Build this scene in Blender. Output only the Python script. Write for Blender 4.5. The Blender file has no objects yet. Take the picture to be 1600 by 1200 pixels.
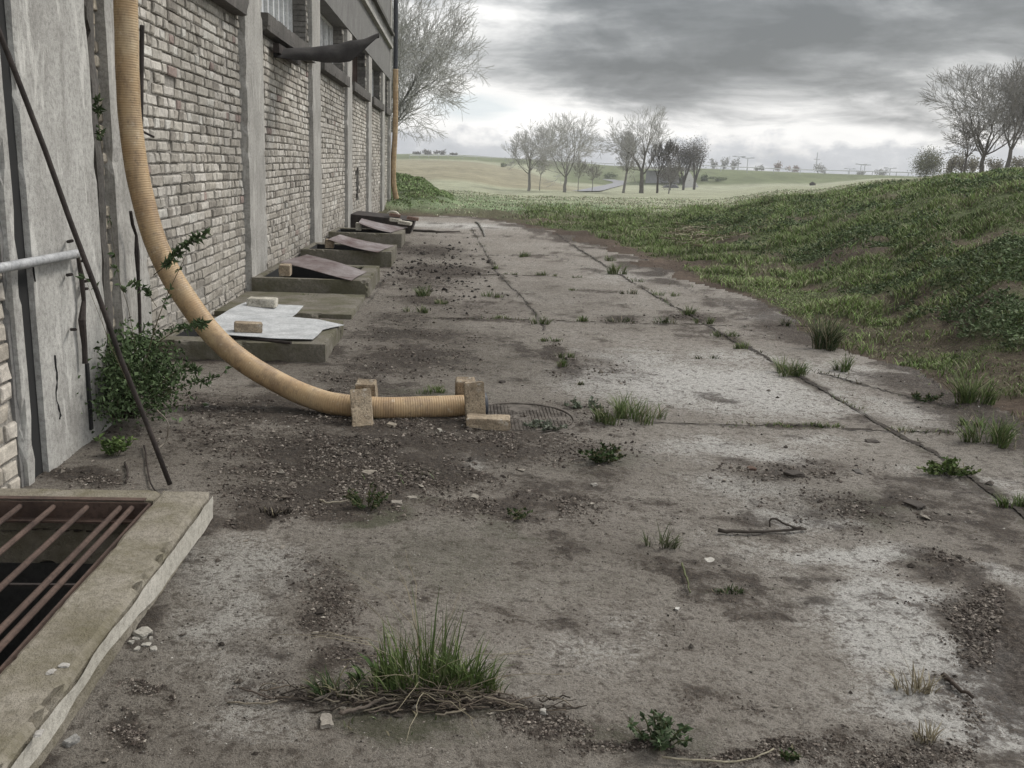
import bpy, bmesh, math, random
import numpy as np
from mathutils import Vector, Matrix, noise as mn
R = math.radians
random.seed(7); rng = np.random.default_rng(11)
scene = bpy.context.scene

# ------------------------------------------------------------------ camera
F = 1450.; HC = 1.45; S = .038
hor = lambda x: 254 + S*(x-700)
_vp = np.array([716-800., hor(716)-600, F])
_D = np.array([-S, 1., 0]); _D[2] = -(_D[0]*_vp[0]+_D[1]*_vp[1])/F; _D /= np.linalg.norm(_D)
AZ = -_D; AY = _vp/np.linalg.norm(_vp); AX = np.cross(AY, AZ)
if AX[0] < 0: AX = -AX
O = np.array([0, 0, HC])
def ray(x, y):
    r = np.array([x-800., y-600., F]); return np.array([r@AX, r@AY, r@AZ])
def gnd(x, y, z=0.): r = ray(x, y); return O+r*(z-HC)/r[2]
def atx(x, y, X0): r = ray(x, y); return O+r*X0/r[0]
def aty(x, y, Y0): r = ray(x, y); return O+r*Y0/r[1]
def atr(x, y, d): r = ray(x, y); return O+r*d/math.hypot(r[0], r[1])
cam_d = bpy.data.cameras.new('camera'); cam = bpy.data.objects.new('camera', cam_d)
scene.collection.objects.link(cam); scene.camera = cam
cam_d.sensor_width = 36; cam_d.lens = F/1600*36; cam_d.clip_end = 20000; cam_d.clip_start = .05
M = Matrix(((AX[0], -AX[1], -AX[2], 0), (AY[0], -AY[1], -AY[2], 0), (AZ[0], -AZ[1], -AZ[2], 0), (0, 0, 0, 1)))
cam.matrix_world = Matrix.Translation((0, 0, HC)) @ M

# ------------------------------------------------------------------ sky, sun, exposure
SUN_EL, SUN_AZ = R(48), R(62)          # azimuth from +Y towards +X
w = bpy.data.worlds.new('World'); scene.world = w; w.use_nodes = True
nt = w.node_tree; nt.nodes.clear()
def N(nt, t, **k):
    n = nt.nodes.new(t)
    for a, b in k.items():
        if a.startswith('i_'):
            key = a[2:]; n.inputs[int(key) if key.isdigit() else key].default_value = b
        else: setattr(n, a, b)
    return n
def L(nt, a, b): nt.links.new(a, b)
def ramp(nt, fac, stops, interp='LINEAR'):
    r = nt.nodes.new('ShaderNodeValToRGB'); r.color_ramp.interpolation = interp
    e = r.color_ramp.elements
    while len(e) < len(stops): e.new(.5)
    for el, (p, c) in zip(e, stops):
        el.position = p; el.color = (c, c, c, 1) if not hasattr(c, '__len__') else (*c[:3], 1)
    if fac is not None: nt.links.new(fac, r.inputs[0])
    return r.outputs[0]
def math_(nt, op, a, b=None, c=None, clamp=False):
    n = nt.nodes.new('ShaderNodeMath'); n.operation = op; n.use_clamp = clamp
    for i, v in enumerate((a, b, c)):
        if v is None: continue
        if isinstance(v, (int, float)): n.inputs[i].default_value = v
        else: nt.links.new(v, n.inputs[i])
    return n.outputs[0]
def mixc(nt, fac, a, b, mode='MIX'):
    n = nt.nodes.new('ShaderNodeMix'); n.data_type = 'RGBA'; n.blend_type = mode; n.clamp_factor = True
    for s, v in ((0, fac), (6, a), (7, b)):
        if isinstance(v, (int, float)): n.inputs[s].default_value = v if s == 0 else (v, v, v, 1)
        elif isinstance(v, tuple): n.inputs[s].default_value = (*v[:3], 1)
        else: nt.links.new(v, n.inputs[s])
    return n.outputs[2]
tc = N(nt, 'ShaderNodeTexCoord'); sep = N(nt, 'ShaderNodeSeparateXYZ'); L(nt, tc.outputs['Generated'], sep.inputs[0])
dx, dy, dz = sep.outputs
zc = math_(nt, 'MAXIMUM', dz, 0.0)
den = math_(nt, 'ADD', zc, .14)
u = math_(nt, 'DIVIDE', dx, den); v = math_(nt, 'DIVIDE', dy, den)
cmb = N(nt, 'ShaderNodeCombineXYZ'); L(nt, u, cmb.inputs[0]); L(nt, v, cmb.inputs[1])
def wnoise(vec, scale, detail, rough, off, sx=1., sy=1., dist=0.):
    mp = N(nt, 'ShaderNodeMapping'); mp.inputs['Location'].default_value = off; mp.inputs['Scale'].default_value = (sx, sy, 1)
    L(nt, vec, mp.inputs[0])
    n = N(nt, 'ShaderNodeTexNoise', i_Scale=scale, i_Detail=detail, i_Roughness=rough, i_Distortion=dist); L(nt, mp.outputs[0], n.inputs['Vector']); return n.outputs[0]
n1 = wnoise(cmb.outputs[0], .62, 8, .52, (3.1, 1.7, 0), .85, 1.0, .35)
n2 = wnoise(cmb.outputs[0], 1.9, 7, .58, (7.3, 4.1, 2), .9, 1.0, .5)
az = math_(nt, 'ARCTAN2', dx, dy)
el = math_(nt, 'ARCSINE', dz)
cmb3 = N(nt, 'ShaderNodeCombineXYZ'); L(nt, az, cmb3.inputs[0]); L(nt, math_(nt, 'MULTIPLY', el, 3.4), cmb3.inputs[1])
n5 = wnoise(cmb3.outputs[0], 5.2, 9, .56, (2.3, 6.4, 3), 1., 1., .35)
cl = math_(nt, 'ADD', math_(nt, 'MULTIPLY', n5, .52), math_(nt, 'ADD', math_(nt, 'MULTIPLY', n1, .26), math_(nt, 'MULTIPLY', n2, .22)))
cl = math_(nt, 'ADD', math_(nt, 'MULTIPLY', math_(nt, 'ADD', cl, -.5), 2.0), .5)
def gauss(a0, e0, sa, se, k):
    a = math_(nt, 'DIVIDE', math_(nt, 'SUBTRACT', az, R(a0)), R(sa)); e = math_(nt, 'DIVIDE', math_(nt, 'SUBTRACT', el, R(e0)), R(se))
    q = math_(nt, 'ADD', math_(nt, 'MULTIPLY', a, a), math_(nt, 'MULTIPLY', e, e))
    return math_(nt, 'MULTIPLY', math_(nt, 'EXPONENT', math_(nt, 'MULTIPLY', q, -1.)), k)
bias = gauss(0, 6.5, 8, 6.5, .21)
for g in (gauss(17, 2.0, 14, 1.5, .26), gauss(3, 3.5, 9, 2.6, .18), gauss(27, 9, 16, 4.2, -.13), gauss(14, 7.0, 9, 2.6, -.07), gauss(4, 6.0, 4, 1.0, -.06)): bias = math_(nt, 'ADD', bias, g)
cl = math_(nt, 'ADD', cl, bias)
cloud = ramp(nt, cl, [(.28, (.13, .139, .148)), (.40, (.19, .20, .21)), (.50, (.29, .30, .31)), (.60, (.50, .505, .51)), (.72, (.80, .795, .785)), (1, (.93, .92, .90))])
# low cumulus bank hugging the horizon
cmb2 = N(nt, 'ShaderNodeCombineXYZ'); L(nt, az, cmb2.inputs[0]); L(nt, math_(nt, 'MULTIPLY', el, 1.7), cmb2.inputs[1])
n3 = wnoise(cmb2.outputs[0], 17, 7, .58, (1.3, .4, 5))
top = math_(nt, 'ADD', math_(nt, 'MULTIPLY', n3, .085), -.005)
low = math_(nt, 'SUBTRACT', top, el)
lowm = ramp(nt, low, [(0, 0), (.012, 1)])
n4 = wnoise(cmb2.outputs[0], 30, 6, .6, (4.3, 2.4, 1))
lowc = ramp(nt, math_(nt, 'ADD', n4, math_(nt, 'MULTIPLY', low, -5.)), [(.15, (.36, .385, .42)), (.42, (.47, .49, .52)), (.62, (.78, .77, .76))])
cloud = mixc(nt, math_(nt, 'MULTIPLY', lowm, .85), cloud, lowc)
# pale blue gap
gap = ramp(nt, math_(nt, 'ADD', gauss(.5, 3.2, 3.2, .9, .55), math_(nt, 'MULTIPLY', n2, .6)), [(.45, 0), (.75, .6)])
cloud = mixc(nt, gap, cloud, (.50, .58, .62))
# unseen sky overhead and behind is boosted, added light for the ground
back = ramp(nt, math_(nt, 'ADD', dy, math_(nt, 'MULTIPLY', dz, -1.0)), [(0, 1), (.35, 0)])
up = ramp(nt, dz, [(.30, 0), (.62, 1)])
boost = math_(nt, 'ADD', 1., math_(nt, 'MULTIPLY', math_(nt, 'MAXIMUM', back, up), 1.75))
cloudb = mixc(nt, 1., cloud, boost, 'MULTIPLY')
sky = N(nt, 'ShaderNodeTexSky'); sky.sky_type = 'NISHITA'; sky.sun_disc = False
sky.sun_elevation = SUN_EL; sky.sun_rotation = SUN_AZ; sky.air_density = 1.5; sky.dust_density = 3
skd = mixc(nt, 1., sky.outputs[0], .10, 'MULTIPLY')
fin = mixc(nt, .94, skd, cloudb)
bg = N(nt, 'ShaderNodeBackground', i_Strength=1.); L(nt, fin, bg.inputs[0])
wo = N(nt, 'ShaderNodeOutputWorld'); L(nt, bg.outputs[0], wo.inputs[0])
sd = bpy.data.lights.new('sun', 'SUN'); sd.energy = 1.7; sd.angle = R(16); sd.color = (1, .955, .89)
so = bpy.data.objects.new('sun', sd); scene.collection.objects.link(so)
sv = Vector((math.sin(SUN_AZ)*math.cos(SUN_EL), math.cos(SUN_AZ)*math.cos(SUN_EL), math.sin(SUN_EL)))
so.rotation_euler = sv.to_track_quat('Z', 'Y').to_euler()
scene.view_settings.view_transform = 'Standard'; scene.view_settings.look = 'None'
scene.view_settings.exposure = .42; scene.view_settings.gamma = 1

# ------------------------------------------------------------------ helpers
col = scene.collection
def tag(o, label=None, cat=None, group=None, kind=None):
    if label: o['label'] = label
    if cat: o['category'] = cat
    if group: o['group'] = group
    if kind: o['kind'] = kind
    return o
def empty(name, loc, label=None, cat=None, group=None, kind=None):
    o = bpy.data.objects.new(name, None); col.objects.link(o); o.location = loc
    o.empty_display_size = .1
    return tag(o, label, cat, group, kind)
def mk(name, V, Fs, mat, parent=None, smooth=False, colr=None, attrs=None):
    """V (n,3) world coords; Fs list of index arrays (m,k); child meshes keep world coordinates."""
    V = np.asarray(V, dtype=np.float32).reshape(-1, 3)
    me = bpy.data.meshes.new(name)
    Fs = [np.asarray(f, dtype=np.int32) for f in (Fs if isinstance(Fs, list) else [Fs]) if len(f)]
    me.vertices.add(len(V))
    if parent is not None: V = V-np.array(parent_world(parent), dtype=np.float32)
    elif name not in RAW: pass
    me.vertices.foreach_set('co', V.ravel())
    tot = sum(f.size for f in Fs); npoly = sum(len(f) for f in Fs)
    me.loops.add(tot); me.polygons.add(npoly)
    me.loops.foreach_set('vertex_index', np.concatenate([f.ravel() for f in Fs]))
    sizes = np.concatenate([np.full(len(f), f.shape[1]) for f in Fs])
    st = np.concatenate([[0], np.cumsum(sizes)[:-1]]).astype(np.int32)
    me.polygons.foreach_set('loop_start', st)
    me.polygons.foreach_set('use_smooth', np.full(npoly, smooth))
    if colr is not None:
        a = me.color_attributes.new('col', 'FLOAT_COLOR', 'POINT'); c = np.asarray(colr, dtype=np.float32)
        if c.shape[1] == 3: c = np.hstack([c, np.ones((len(c), 1), np.float32)])
        a.data.foreach_set('color', c.ravel())
    for k, vals in (attrs or {}).items():
        a = me.attributes.new(k, 'FLOAT', 'POINT'); a.data.foreach_set('value', np.asarray(vals, dtype=np.float32))
    me.update(calc_edges=True); me.validate()
    me.materials.append(mat)
    o = bpy.data.objects.new(name, me); col.objects.link(o)
    if parent is not None: o.parent = parent
    return o
RAW = set()
def parent_world(p):
    v = np.array(p.location)
    while p.parent is not None: p = p.parent; v = v+np.array(p.location)
    return v
def recentre(o):
    """move a top level mesh's origin to its base centre"""
    me = o.data; n = len(me.vertices); a = np.empty(n*3, np.float32); me.vertices.foreach_get('co', a); a = a.reshape(-1, 3)
    c = (a.min(0)+a.max(0))/2; c[2] = a[:, 2].min(); a -= c; me.vertices.foreach_set('co', a.ravel()); me.update(); o.location = c.tolist()
    return o
class MB:
    def __init__(s): s.V = []; s.Q = []; s.T = []; s.C = []; s.n = 0
    def add(s, V, Q=None, T=None, c=None):
        V = np.asarray(V, float).reshape(-1, 3)
        if Q is not None and len(Q): s.Q.append(np.asarray(Q)+s.n)
        if T is not None and len(T): s.T.append(np.asarray(T)+s.n)
        s.V.append(V); s.C.append(np.tile(np.array(c if c is not None else (1, 1, 1), float)[:3], (len(V), 1)) if (c is None or np.ndim(c) == 1) else np.asarray(c)); s.n += len(V)
    def box(s, a, b, c=None):
        x0, y0, z0 = a; x1, y1, z1 = b
        V = [(x0, y0, z0), (x1, y0, z0), (x1, y1, z0), (x0, y1, z0), (x0, y0, z1), (x1, y0, z1), (x1, y1, z1), (x0, y1, z1)]
        s.add(V, [(0, 3, 2, 1), (4, 5, 6, 7), (0, 1, 5, 4), (1, 2, 6, 5), (2, 3, 7, 6), (3, 0, 4, 7)], None, c)
    def tube(s, P, rad, n=8, cap=True, c=None):
        P = np.asarray(P, float); rad = np.broadcast_to(rad, (len(P),))
        T = np.gradient(P, axis=0); T /= np.linalg.norm(T, axis=1)[:, None]+1e-9
        ref = np.array([0, 0, 1.]) if abs(T[0][2]) < .9 else np.array([0, 1., 0])
        U = np.cross(T[0], ref); U /= np.linalg.norm(U); Vs = []
        a = np.arange(n)/n*2*np.pi
        for i in range(len(P)):
            U = U-T[i]*(U@T[i]); U /= np.linalg.norm(U)+1e-9; W = np.cross(T[i], U)
            Vs.append(P[i]+rad[i]*(np.cos(a)[:, None]*U+np.sin(a)[:, None]*W))
        Vs = np.concatenate(Vs); i = np.arange(len(P)-1)[:, None]*n; j = np.arange(n)[None]; k = (j+1) % n
        Q = np.stack([i+j, i+k, i+n+k, i+n+j], -1).reshape(-1, 4); T3 = []
        if cap:
            m = len(Vs); Vs = np.vstack([Vs, P[0], P[-1]])
            for jj in range(n):
                T3 += [(m, (jj+1) % n, jj), (m+1, (len(P)-1)*n+jj, (len(P)-1)*n+(jj+1) % n)]
        s.add(Vs, Q, T3, c)
    def build(s, name, mat, parent=None, smooth=False, colr=False):
        Fs = []
        if s.Q: Fs.append(np.concatenate(s.Q))
        if s.T: Fs.append(np.concatenate(s.T))
        return mk(name, np.concatenate(s.V), Fs, mat, parent, smooth, np.concatenate(s.C) if colr else None)
def _h(ix, iy, seed):
    n = (ix.astype(np.int64)*374761393+iy.astype(np.int64)*668265263+seed*1442695041) & 0x7fffffff
    n = ((n ^ (n >> 13))*1274126177) & 0x7fffffff
    return ((n ^ (n >> 16)) & 0xffff)/65535.
def vnoise(x, y, seed=0):
    x = np.asarray(x, float); y = np.asarray(y, float)
    ix = np.floor(x).astype(np.int64); iy = np.floor(y).astype(np.int64); fx = x-ix; fy = y-iy
    fx = fx*fx*fx*(fx*(fx*6-15)+10); fy = fy*fy*fy*(fy*(fy*6-15)+10)
    a = _h(ix, iy, seed); b = _h(ix+1, iy, seed); c = _h(ix, iy+1, seed); d = _h(ix+1, iy+1, seed)
    return (a*(1-fx)+b*fx)*(1-fy)+(c*(1-fx)+d*fx)*fy
def fbm(x, y, oct=5, seed=0, rough=.5):
    s = 0; a = 1; t = 0; x = np.asarray(x, float); y = np.asarray(y, float)
    for i in range(oct):
        s = s+a*vnoise(x, y, seed+i*17); t += a; a *= rough; x, y = x*1.9+y*.7+3.1, y*1.9-x*.7*.5+7.7
    return s/t
def sst(a, b, x): t = np.clip((x-a)/(b-a), 0, 1); return t*t*(3-2*t)

# ------------------------------------------------------------------ materials
def newmat(name):
    m = bpy.data.materials.new(name); m.use_nodes = True; t = m.node_tree
    b = t.nodes['Principled BSDF']; return m, t, b
def nz(t, scale, detail=4, rough=.55, sc=(1, 1, 1), dist=0., coord='Object', loc=(0, 0, 0)):
    tcn = t.nodes.new('ShaderNodeTexCoord') if coord == 'Object' else None
    if coord == 'World': g = t.nodes.new('ShaderNodeNewGeometry'); src = g.outputs['Position']
    else: src = tcn.outputs['Object']
    mp = t.nodes.new('ShaderNodeMapping'); mp.inputs['Scale'].default_value = sc; mp.inputs['Location'].default_value = loc
    t.links.new(src, mp.inputs[0])
    n = t.nodes.new('ShaderNodeTexNoise'); n.inputs['Scale'].default_value = scale; n.inputs['Detail'].default_value = detail
    n.inputs['Roughness'].default_value = rough; n.inputs['Distortion'].default_value = dist
    t.links.new(mp.outputs[0], n.inputs['Vector']); return n.outputs[0]
def bump(t, b, h, strength=.5, dist=.01):
    n = t.nodes.new('ShaderNodeBump'); n.inputs['Strength'].default_value = strength; n.inputs['Distance'].default_value = dist
    t.links.new(h, n.inputs['Height']); t.links.new(n.outputs[0], b.inputs['Normal'])
def concrete(name, c1, c2, c3=None, streak=True, rough=.9, moss=None, scale=1., bstr=.6):
    m, t, b = newmat(name)
    a = nz(t, 2.2*scale, 6, .65, coord='World'); f = nz(t, 38*scale, 5, .7, coord='World'); sp = nz(t, 160*scale, 3, .6, coord='World')
    c = ramp(t, a, [(.3, c1), (.7, c2)])
    c = mixc(t, ramp(t, f, [(.35, .55), (.55, 0)]), c, tuple(x*.55 for x in c1))
    c = mixc(t, ramp(t, sp, [(.62, 0), (.75, .45)]), c, tuple(min(1, x*1.35) for x in c2))
    c = mixc(t, ramp(t, sp, [(.28, .5), (.38, 0)]), c, tuple(x*.45 for x in c1))
    if streak:
        s = nz(t, 4, 7, .7, sc=(2.2, 2.2, .5), coord='World', dist=.3)
        c = mixc(t, ramp(t, s, [(.52, 0), (.70, .42)]), c, c3 or tuple(x*.5 for x in c1))
        s2 = nz(t, 7, 6, .7, sc=(1.2, 1.2, .3), coord='World', loc=(4, 2, 1))
        c = mixc(t, ramp(t, s2, [(.56, 0), (.64, .55)]), c, tuple(min(1, x*1.3) for x in c2))
    if moss:
        g = nz(t, 3.1, 6, .7, coord='World', loc=(9, 3, 2)); c = mixc(t, ramp(t, g, [(.42, 0), (.62, .8)]), c, moss)
    L(t, c, b.inputs['Base Color']); b.inputs['Roughness'].default_value = rough; b.inputs['Specular IOR Level'].default_value = .25
    hh = math_(t, 'ADD', math_(t, 'MULTIPLY', a, 1.2), math_(t, 'ADD', math_(t, 'MULTIPLY', f, .55), math_(t, 'MULTIPLY', sp, .3)))
    bump(t, b, hh, bstr, .012); return m
M_pillar = concrete('pillar_concrete', (.27, .26, .24), (.43, .415, .385), (.12, .11, .10))
M_pillar2 = concrete('near_pillar_concrete', (.30, .29, .27), (.50, .49, .46), (.13, .12, .108))
M_beam = concrete('beam_concrete', (.155, .15, .145), (.21, .205, .195), (.08, .078, .073))
M_dark = concrete('dark_concrete', (.08, .075, .068), (.13, .12, .11))
M_kerb = concrete('kerb_concrete', (.19, .168, .13), (.36, .33, .28), streak=False, moss=(.135, .12, .075), bstr=1.3)
M_pit = concrete('pit_concrete', (.12, .108, .085), (.23, .212, .18), streak=False, moss=(.085, .08, .045), bstr=1.)
M_pitface = concrete('pale_kerb_face', (.36, .34, .29), (.50, .475, .425), streak=False)
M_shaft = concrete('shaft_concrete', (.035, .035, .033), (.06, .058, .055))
def vcol(name, rough=.85, k=1., var=.35, scale=30, bs=.5, spec=.25, fine=180, sub=0.):
    m, t, b = newmat(name)
    a = t.nodes.new('ShaderNodeVertexColor'); a.layer_name = 'col'
    n = nz(t, scale, 5, .65, coord='World'); f = nz(t, fine, 3, .6, coord='World')
    c = mixc(t, 1., a.outputs[0], ramp(t, n, [(.25, 1-var), (.75, 1+var*.6)]), 'MULTIPLY')
    c = mixc(t, 1., c, ramp(t, f, [(.3, 1-var*.6), (.7, 1+var*.3)]), 'MULTIPLY')
    L(t, c, b.inputs['Base Color']); b.inputs['Roughness'].default_value = rough; b.inputs['Specular IOR Level'].default_value = spec
    bump(t, b, math_(t, 'ADD', n, math_(t, 'MULTIPLY', f, .4)), bs, .006); return m
M_brickwall = vcol('old_brick', .9, var=.45, scale=22, bs=.7)
M_stone = vcol('loose_stone', .9, var=.4)
M_leaf = vcol('leaf', .75, var=.2, bs=.0, spec=.12)
M_bark = vcol('bark', .9, var=.4)
def mortar():
    m, t, b = newmat('mortar'); a = nz(t, 9, 6, .7, coord='World'); f = nz(t, 60, 4, .65, coord='World')
    c = ramp(t, a, [(.3, (.24, .222, .195)), (.7, (.42, .395, .355))]); c = mixc(t, ramp(t, f, [(.4, .6), (.6, 0)]), c, (.11, .10, .09))
    L(t, c, b.inputs['Base Color']); b.inputs['Roughness'].default_value = .95; bump(t, b, math_(t, 'ADD', a, f), .8, .012); return m
M_mortar = mortar()
def brick_loose(name, c1, c2):
    m, t, b = newmat(name); a = nz(t, 14, 6, .7); f = nz(t, 90, 4, .65)
    c = ramp(t, a, [(.3, c1), (.68, c2)]); c = mixc(t, ramp(t, f, [(.36, .7), (.5, 0)]), c, tuple(x*.4 for x in c1))
    c = mixc(t, ramp(t, nz(t, 6, 5, .7, loc=(3, 1, 1)), [(.5, 0), (.66, .75)]), c, tuple(x*.35 for x in c1))
    L(t, c, b.inputs['Base Color']); b.inputs['Roughness'].default_value = .92; c2_ = mixc(t, ramp(t, nz(t, 11, 6, .75, loc=(8, 4, 1)), [(.58, 0), (.64, .7)]), c, (.5, .47, .42)); L(t, c2_, b.inputs['Base Color']); bump(t, b, math_(t, 'ADD', a, math_(t, 'MULTIPLY', f, .6)), .9, .010); return m
M_lb = brick_loose('buff_brick', (.26, .20, .135), (.42, .345, .25))
M_lb2 = brick_loose('pale_brick', (.40, .37, .30), (.60, .57, .50))
M_lb3 = brick_loose('red_brick', (.17, .10, .075), (.26, .17, .13))
def pipe_mat():
    m, t, b = newmat('yellow_drain_plastic'); a = nz(t, 3.2, 6, .65, coord='World'); f = nz(t, 70, 3, .6, coord='World')
    c = ramp(t, a, [(.3, (.35, .228, .12)), (.52, (.42, .30, .172)), (.72, (.49, .385, .25))])
    c = mixc(t, ramp(t, nz(t, 9, 6, .7, coord='World', loc=(2, 2, 2), sc=(1, 1, .4)), [(.47, 0), (.60, .7)]), c, (.24, .165, .10)); c = mixc(t, ramp(t, nz(t, 26, 6, .75, coord='World', loc=(5, 2, 2)), [(.56, 0), (.66, .6)]), c, (.16, .12, .085)); c = mixc(t, ramp(t, nz(t, 14, 5, .7, coord='World', loc=(1, 8, 2)), [(.60, 0), (.70, .55)]), c, (.62, .54, .43))
    c = mixc(t, ramp(t, f, [(.68, 0), (.74, .6)]), c, (.75, .66, .5))
    L(t, c, b.inputs['Base Color']); b.inputs['Roughness'].default_value = .5; b.inputs['Specular IOR Level'].default_value = .35
    bump(t, b, a, .15, .01); return m
M_pipe = pipe_mat()
def metal(name, c1, c2, rough=.55, met=.4, scale=6, sc=(1, 1, 1)):
    m, t, b = newmat(name); a = nz(t, scale, 7, .7, coord='World', sc=sc); f = nz(t, 70, 4, .6, coord='World')
    c = ramp(t, a, [(.35, c1), (.65, c2)]); c = mixc(t, ramp(t, f, [(.38, .4), (.5, 0)]), c, tuple(x*.5 for x in c1))
    L(t, c, b.inputs['Base Color']); b.inputs['Metallic'].default_value = met
    L(t, ramp(t, a, [(.3, min(1, rough+.25)), (.7, rough)]), b.inputs['Roughness']); bump(t, b, math_(t, 'ADD', a, math_(t, 'MULTIPLY', f, .5)), .3, .006); return m
M_rust = metal('rusty_steel', (.055, .036, .029), (.115, .075, .058), .7, .2)
M_rustdark = metal('dark_rusty_steel', (.022, .018, .016), (.05, .038, .033), .75, .2)
M_rustsheet = metal('rusty_sheet', (.085, .048, .042), (.27, .24, .235), .42, .3, 2.6)
M_sheet = metal('weathered_white_sheet', (.34, .35, .355), (.56, .57, .575), .5, .1, 7)
M_galv = metal('galvanised_steel', (.30, .305, .31), (.48, .485, .49), .5, .35, 12)
M_black = metal('black_plastic', (.018, .02, .026), (.04, .043, .052), .5, 0, 20)
M_white = metal('white_paint', (.48, .48, .47), (.66, .66, .65), .6, 0, 10)
M_iron = metal('cast_iron', (.06, .05, .042), (.15, .13, .11), .75, .1, 14)
M_palegrey = metal('pale_concrete_far', (.42, .41, .39), (.5, .49, .47), .9, 0, .3)
def plain(name, c, rough=.7):
    m, t, b = newmat(name); b.inputs['Roughness'].default_value = rough
    L(t, ramp(t, nz(t, 3, 4, .6, coord='World'), [(.3, tuple(x*.7 for x in c)), (.7, c)]), b.inputs['Base Color']); return m
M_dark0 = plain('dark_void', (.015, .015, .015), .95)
M_asph = plain('far_asphalt', (.24, .24, .25), .9)
mg, tg, bgl = newmat('window_glass'); bgl.inputs['Base Color'].default_value = (.03, .035, .04, 1); bgl.inputs['Roughness'].default_value = .08; bgl.inputs['Specular IOR Level'].default_value = 1.0
L(tg, ramp(tg, nz(tg, 2, 4, .6, coord='World'), [(.4, (.02, .024, .028)), (.6, (.06, .065, .07))]), bgl.inputs['Base Color']); M_glass = mg

# ------------------------------------------------------------------ terrain
PROF = {  # photo column at the horizon: (distance m, photo row) or (distance m, 'z', height)
    -900: [(30, 'z', 0), (80, 'z', .5), (300, 'z', 3), (2500, 'z', 20)],
    560: [(27, 'z', 0), (37, 'z', 1.0), (45, 'z', .6), (60, 'z', 0), (100, 'z', 0), (250, 'z', 2.5), (450, 'z', 5), (2500, 'z', 20)],
    615: [(27, 'z', 0), (30, 'z', .0), (33.5, 'z', .72), (37, 'z', .97), (42, 'z', .8), (60, 'z', .1), (100, 'z', -.4), (150, 270), (250, 253), (300, 246), (450, 241), (900, 241), (2500, 245)],
    655: [(27, 'z', 0), (30.5, 'z', 0), (34, 'z', .65), (37.5, 'z', .9), (42, 'z', .6), (60, 'z', -.1), (100, 292), (150, 272), (200, 262), (250, 252), (300, 246), (450, 241.5), (900, 241), (2500, 246)],
    690: [(27, 'z', 0), (32, 'z', 0), (35, 'z', .32), (38, 'z', .4), (42, 'z', .15), (60, 300), (100, 290), (150, 272), (200, 261), (250, 252), (300, 247), (450, 242), (900, 242), (2500, 247)],
    725: [(27, 'z', 0), (36, 318), (60, 302), (100, 291), (150, 275), (200, 262), (250, 253), (300, 248), (450, 243), (900, 243), (2500, 248)],
    800: [(25, 'z', 0), (36, 324), (60, 309), (100, 299), (150, 288), (200, 275), (250, 261), (300, 252), (450, 247), (900, 248), (2500, 250)],
    900: [(25, 'z', 0), (40, 324), (60, 310), (100, 301), (150, 296), (200, 289), (260, 278), (300, 262), (315, 257), (450, 254), (900, 256), (2500, 258)],
    960: [(25, 'z', 0), (40, 325), (60, 312), (100, 302), (150, 297), (200, 292), (250, 286), (285, 268), (300, 261), (400, 259), (900, 260), (2500, 261)],
    1050: [(20, 'z', 0), (25, 'z', .02), (40, 327), (60, 314), (100, 303), (150, 298), (200, 295), (230, 293), (255, 263), (350, 262), (2500, 264)],
    1100: [(13, 'z', 0), (18, 'z', .05), (25, 343), (32, 329), (40, 325), (60, 315), (100, 304), (150, 298), (200, 295), (228, 293), (255, 265), (350, 264), (2500, 266)],
    1250: [(9.6, 'z', 0), (14, 'z', .1), (20, 345), (28, 312), (32, 311), (45, 303), (70, 297), (110, 292), (180, 290), (228, 290), (258, 270), (350, 270), (2500, 272)],
    1400: [(8.8, 'z', 0), (10.5, 'z', .08), (14, 378), (17, 335), (22, 297), (26, 295), (40, 288), (60, 283), (90, 280), (150, 279.5), (230, 279), (260, 274), (350, 276), (2500, 278)],
    1500: [(7.5, 'z', 0), (9, 'z', .1), (12, 385), (16, 319), (20, 286), (24, 284), (35, 278), (50, 274), (80, 272), (150, 276), (260, 279), (2500, 282)],
    1600: [(6.2, 'z', 0), (7.5, 'z', .1), (10, 425), (13, 342), (17.5, 280), (22, 277), (35, 267), (60, 264), (100, 268), (250, 280), (2500, 285)],
    1900: [(5.2, 'z', 0), (6.5, 'z', .12), (9, 'z', .7), (12, 'z', 1.3), (17, 'z', 1.75), (30, 'z', 2.3), (60, 'z', 3.0), (250, 'z', 4), (2500, 'z', 20)],
    9000: [(8, 'z', 0), (12, 'z', .6), (18, 'z', 1.3), (60, 'z', 2.5), (250, 'z', 4), (2500, 'z', 20)]}
LR = np.linspace(math.log(1.), math.log(2500), 260); keys = sorted(PROF)
def col_az(px):
    r = ray(px, hor(px)); return math.atan2(r[0], r[1])
tabs = []
for k in keys:
    rr = [1.]; zz = [0.]
    for e in PROF[k]:
        rr.append(e[0])
        if e[1] == 'z': zz.append(e[2])
        else: zz.append(atr(k, e[1], e[0])[2])
    row = np.interp(LR, np.log(rr), zz)
    ker = np.exp(-np.linspace(-2, 2, 7)**2/2); ker /= ker.sum(); tabs.append(np.convolve(np.pad(row, 3, 'edge'), ker, 'valid'))
tabs = np.array(tabs); kaz = np.array([col_az(k) for k in keys])
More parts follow.
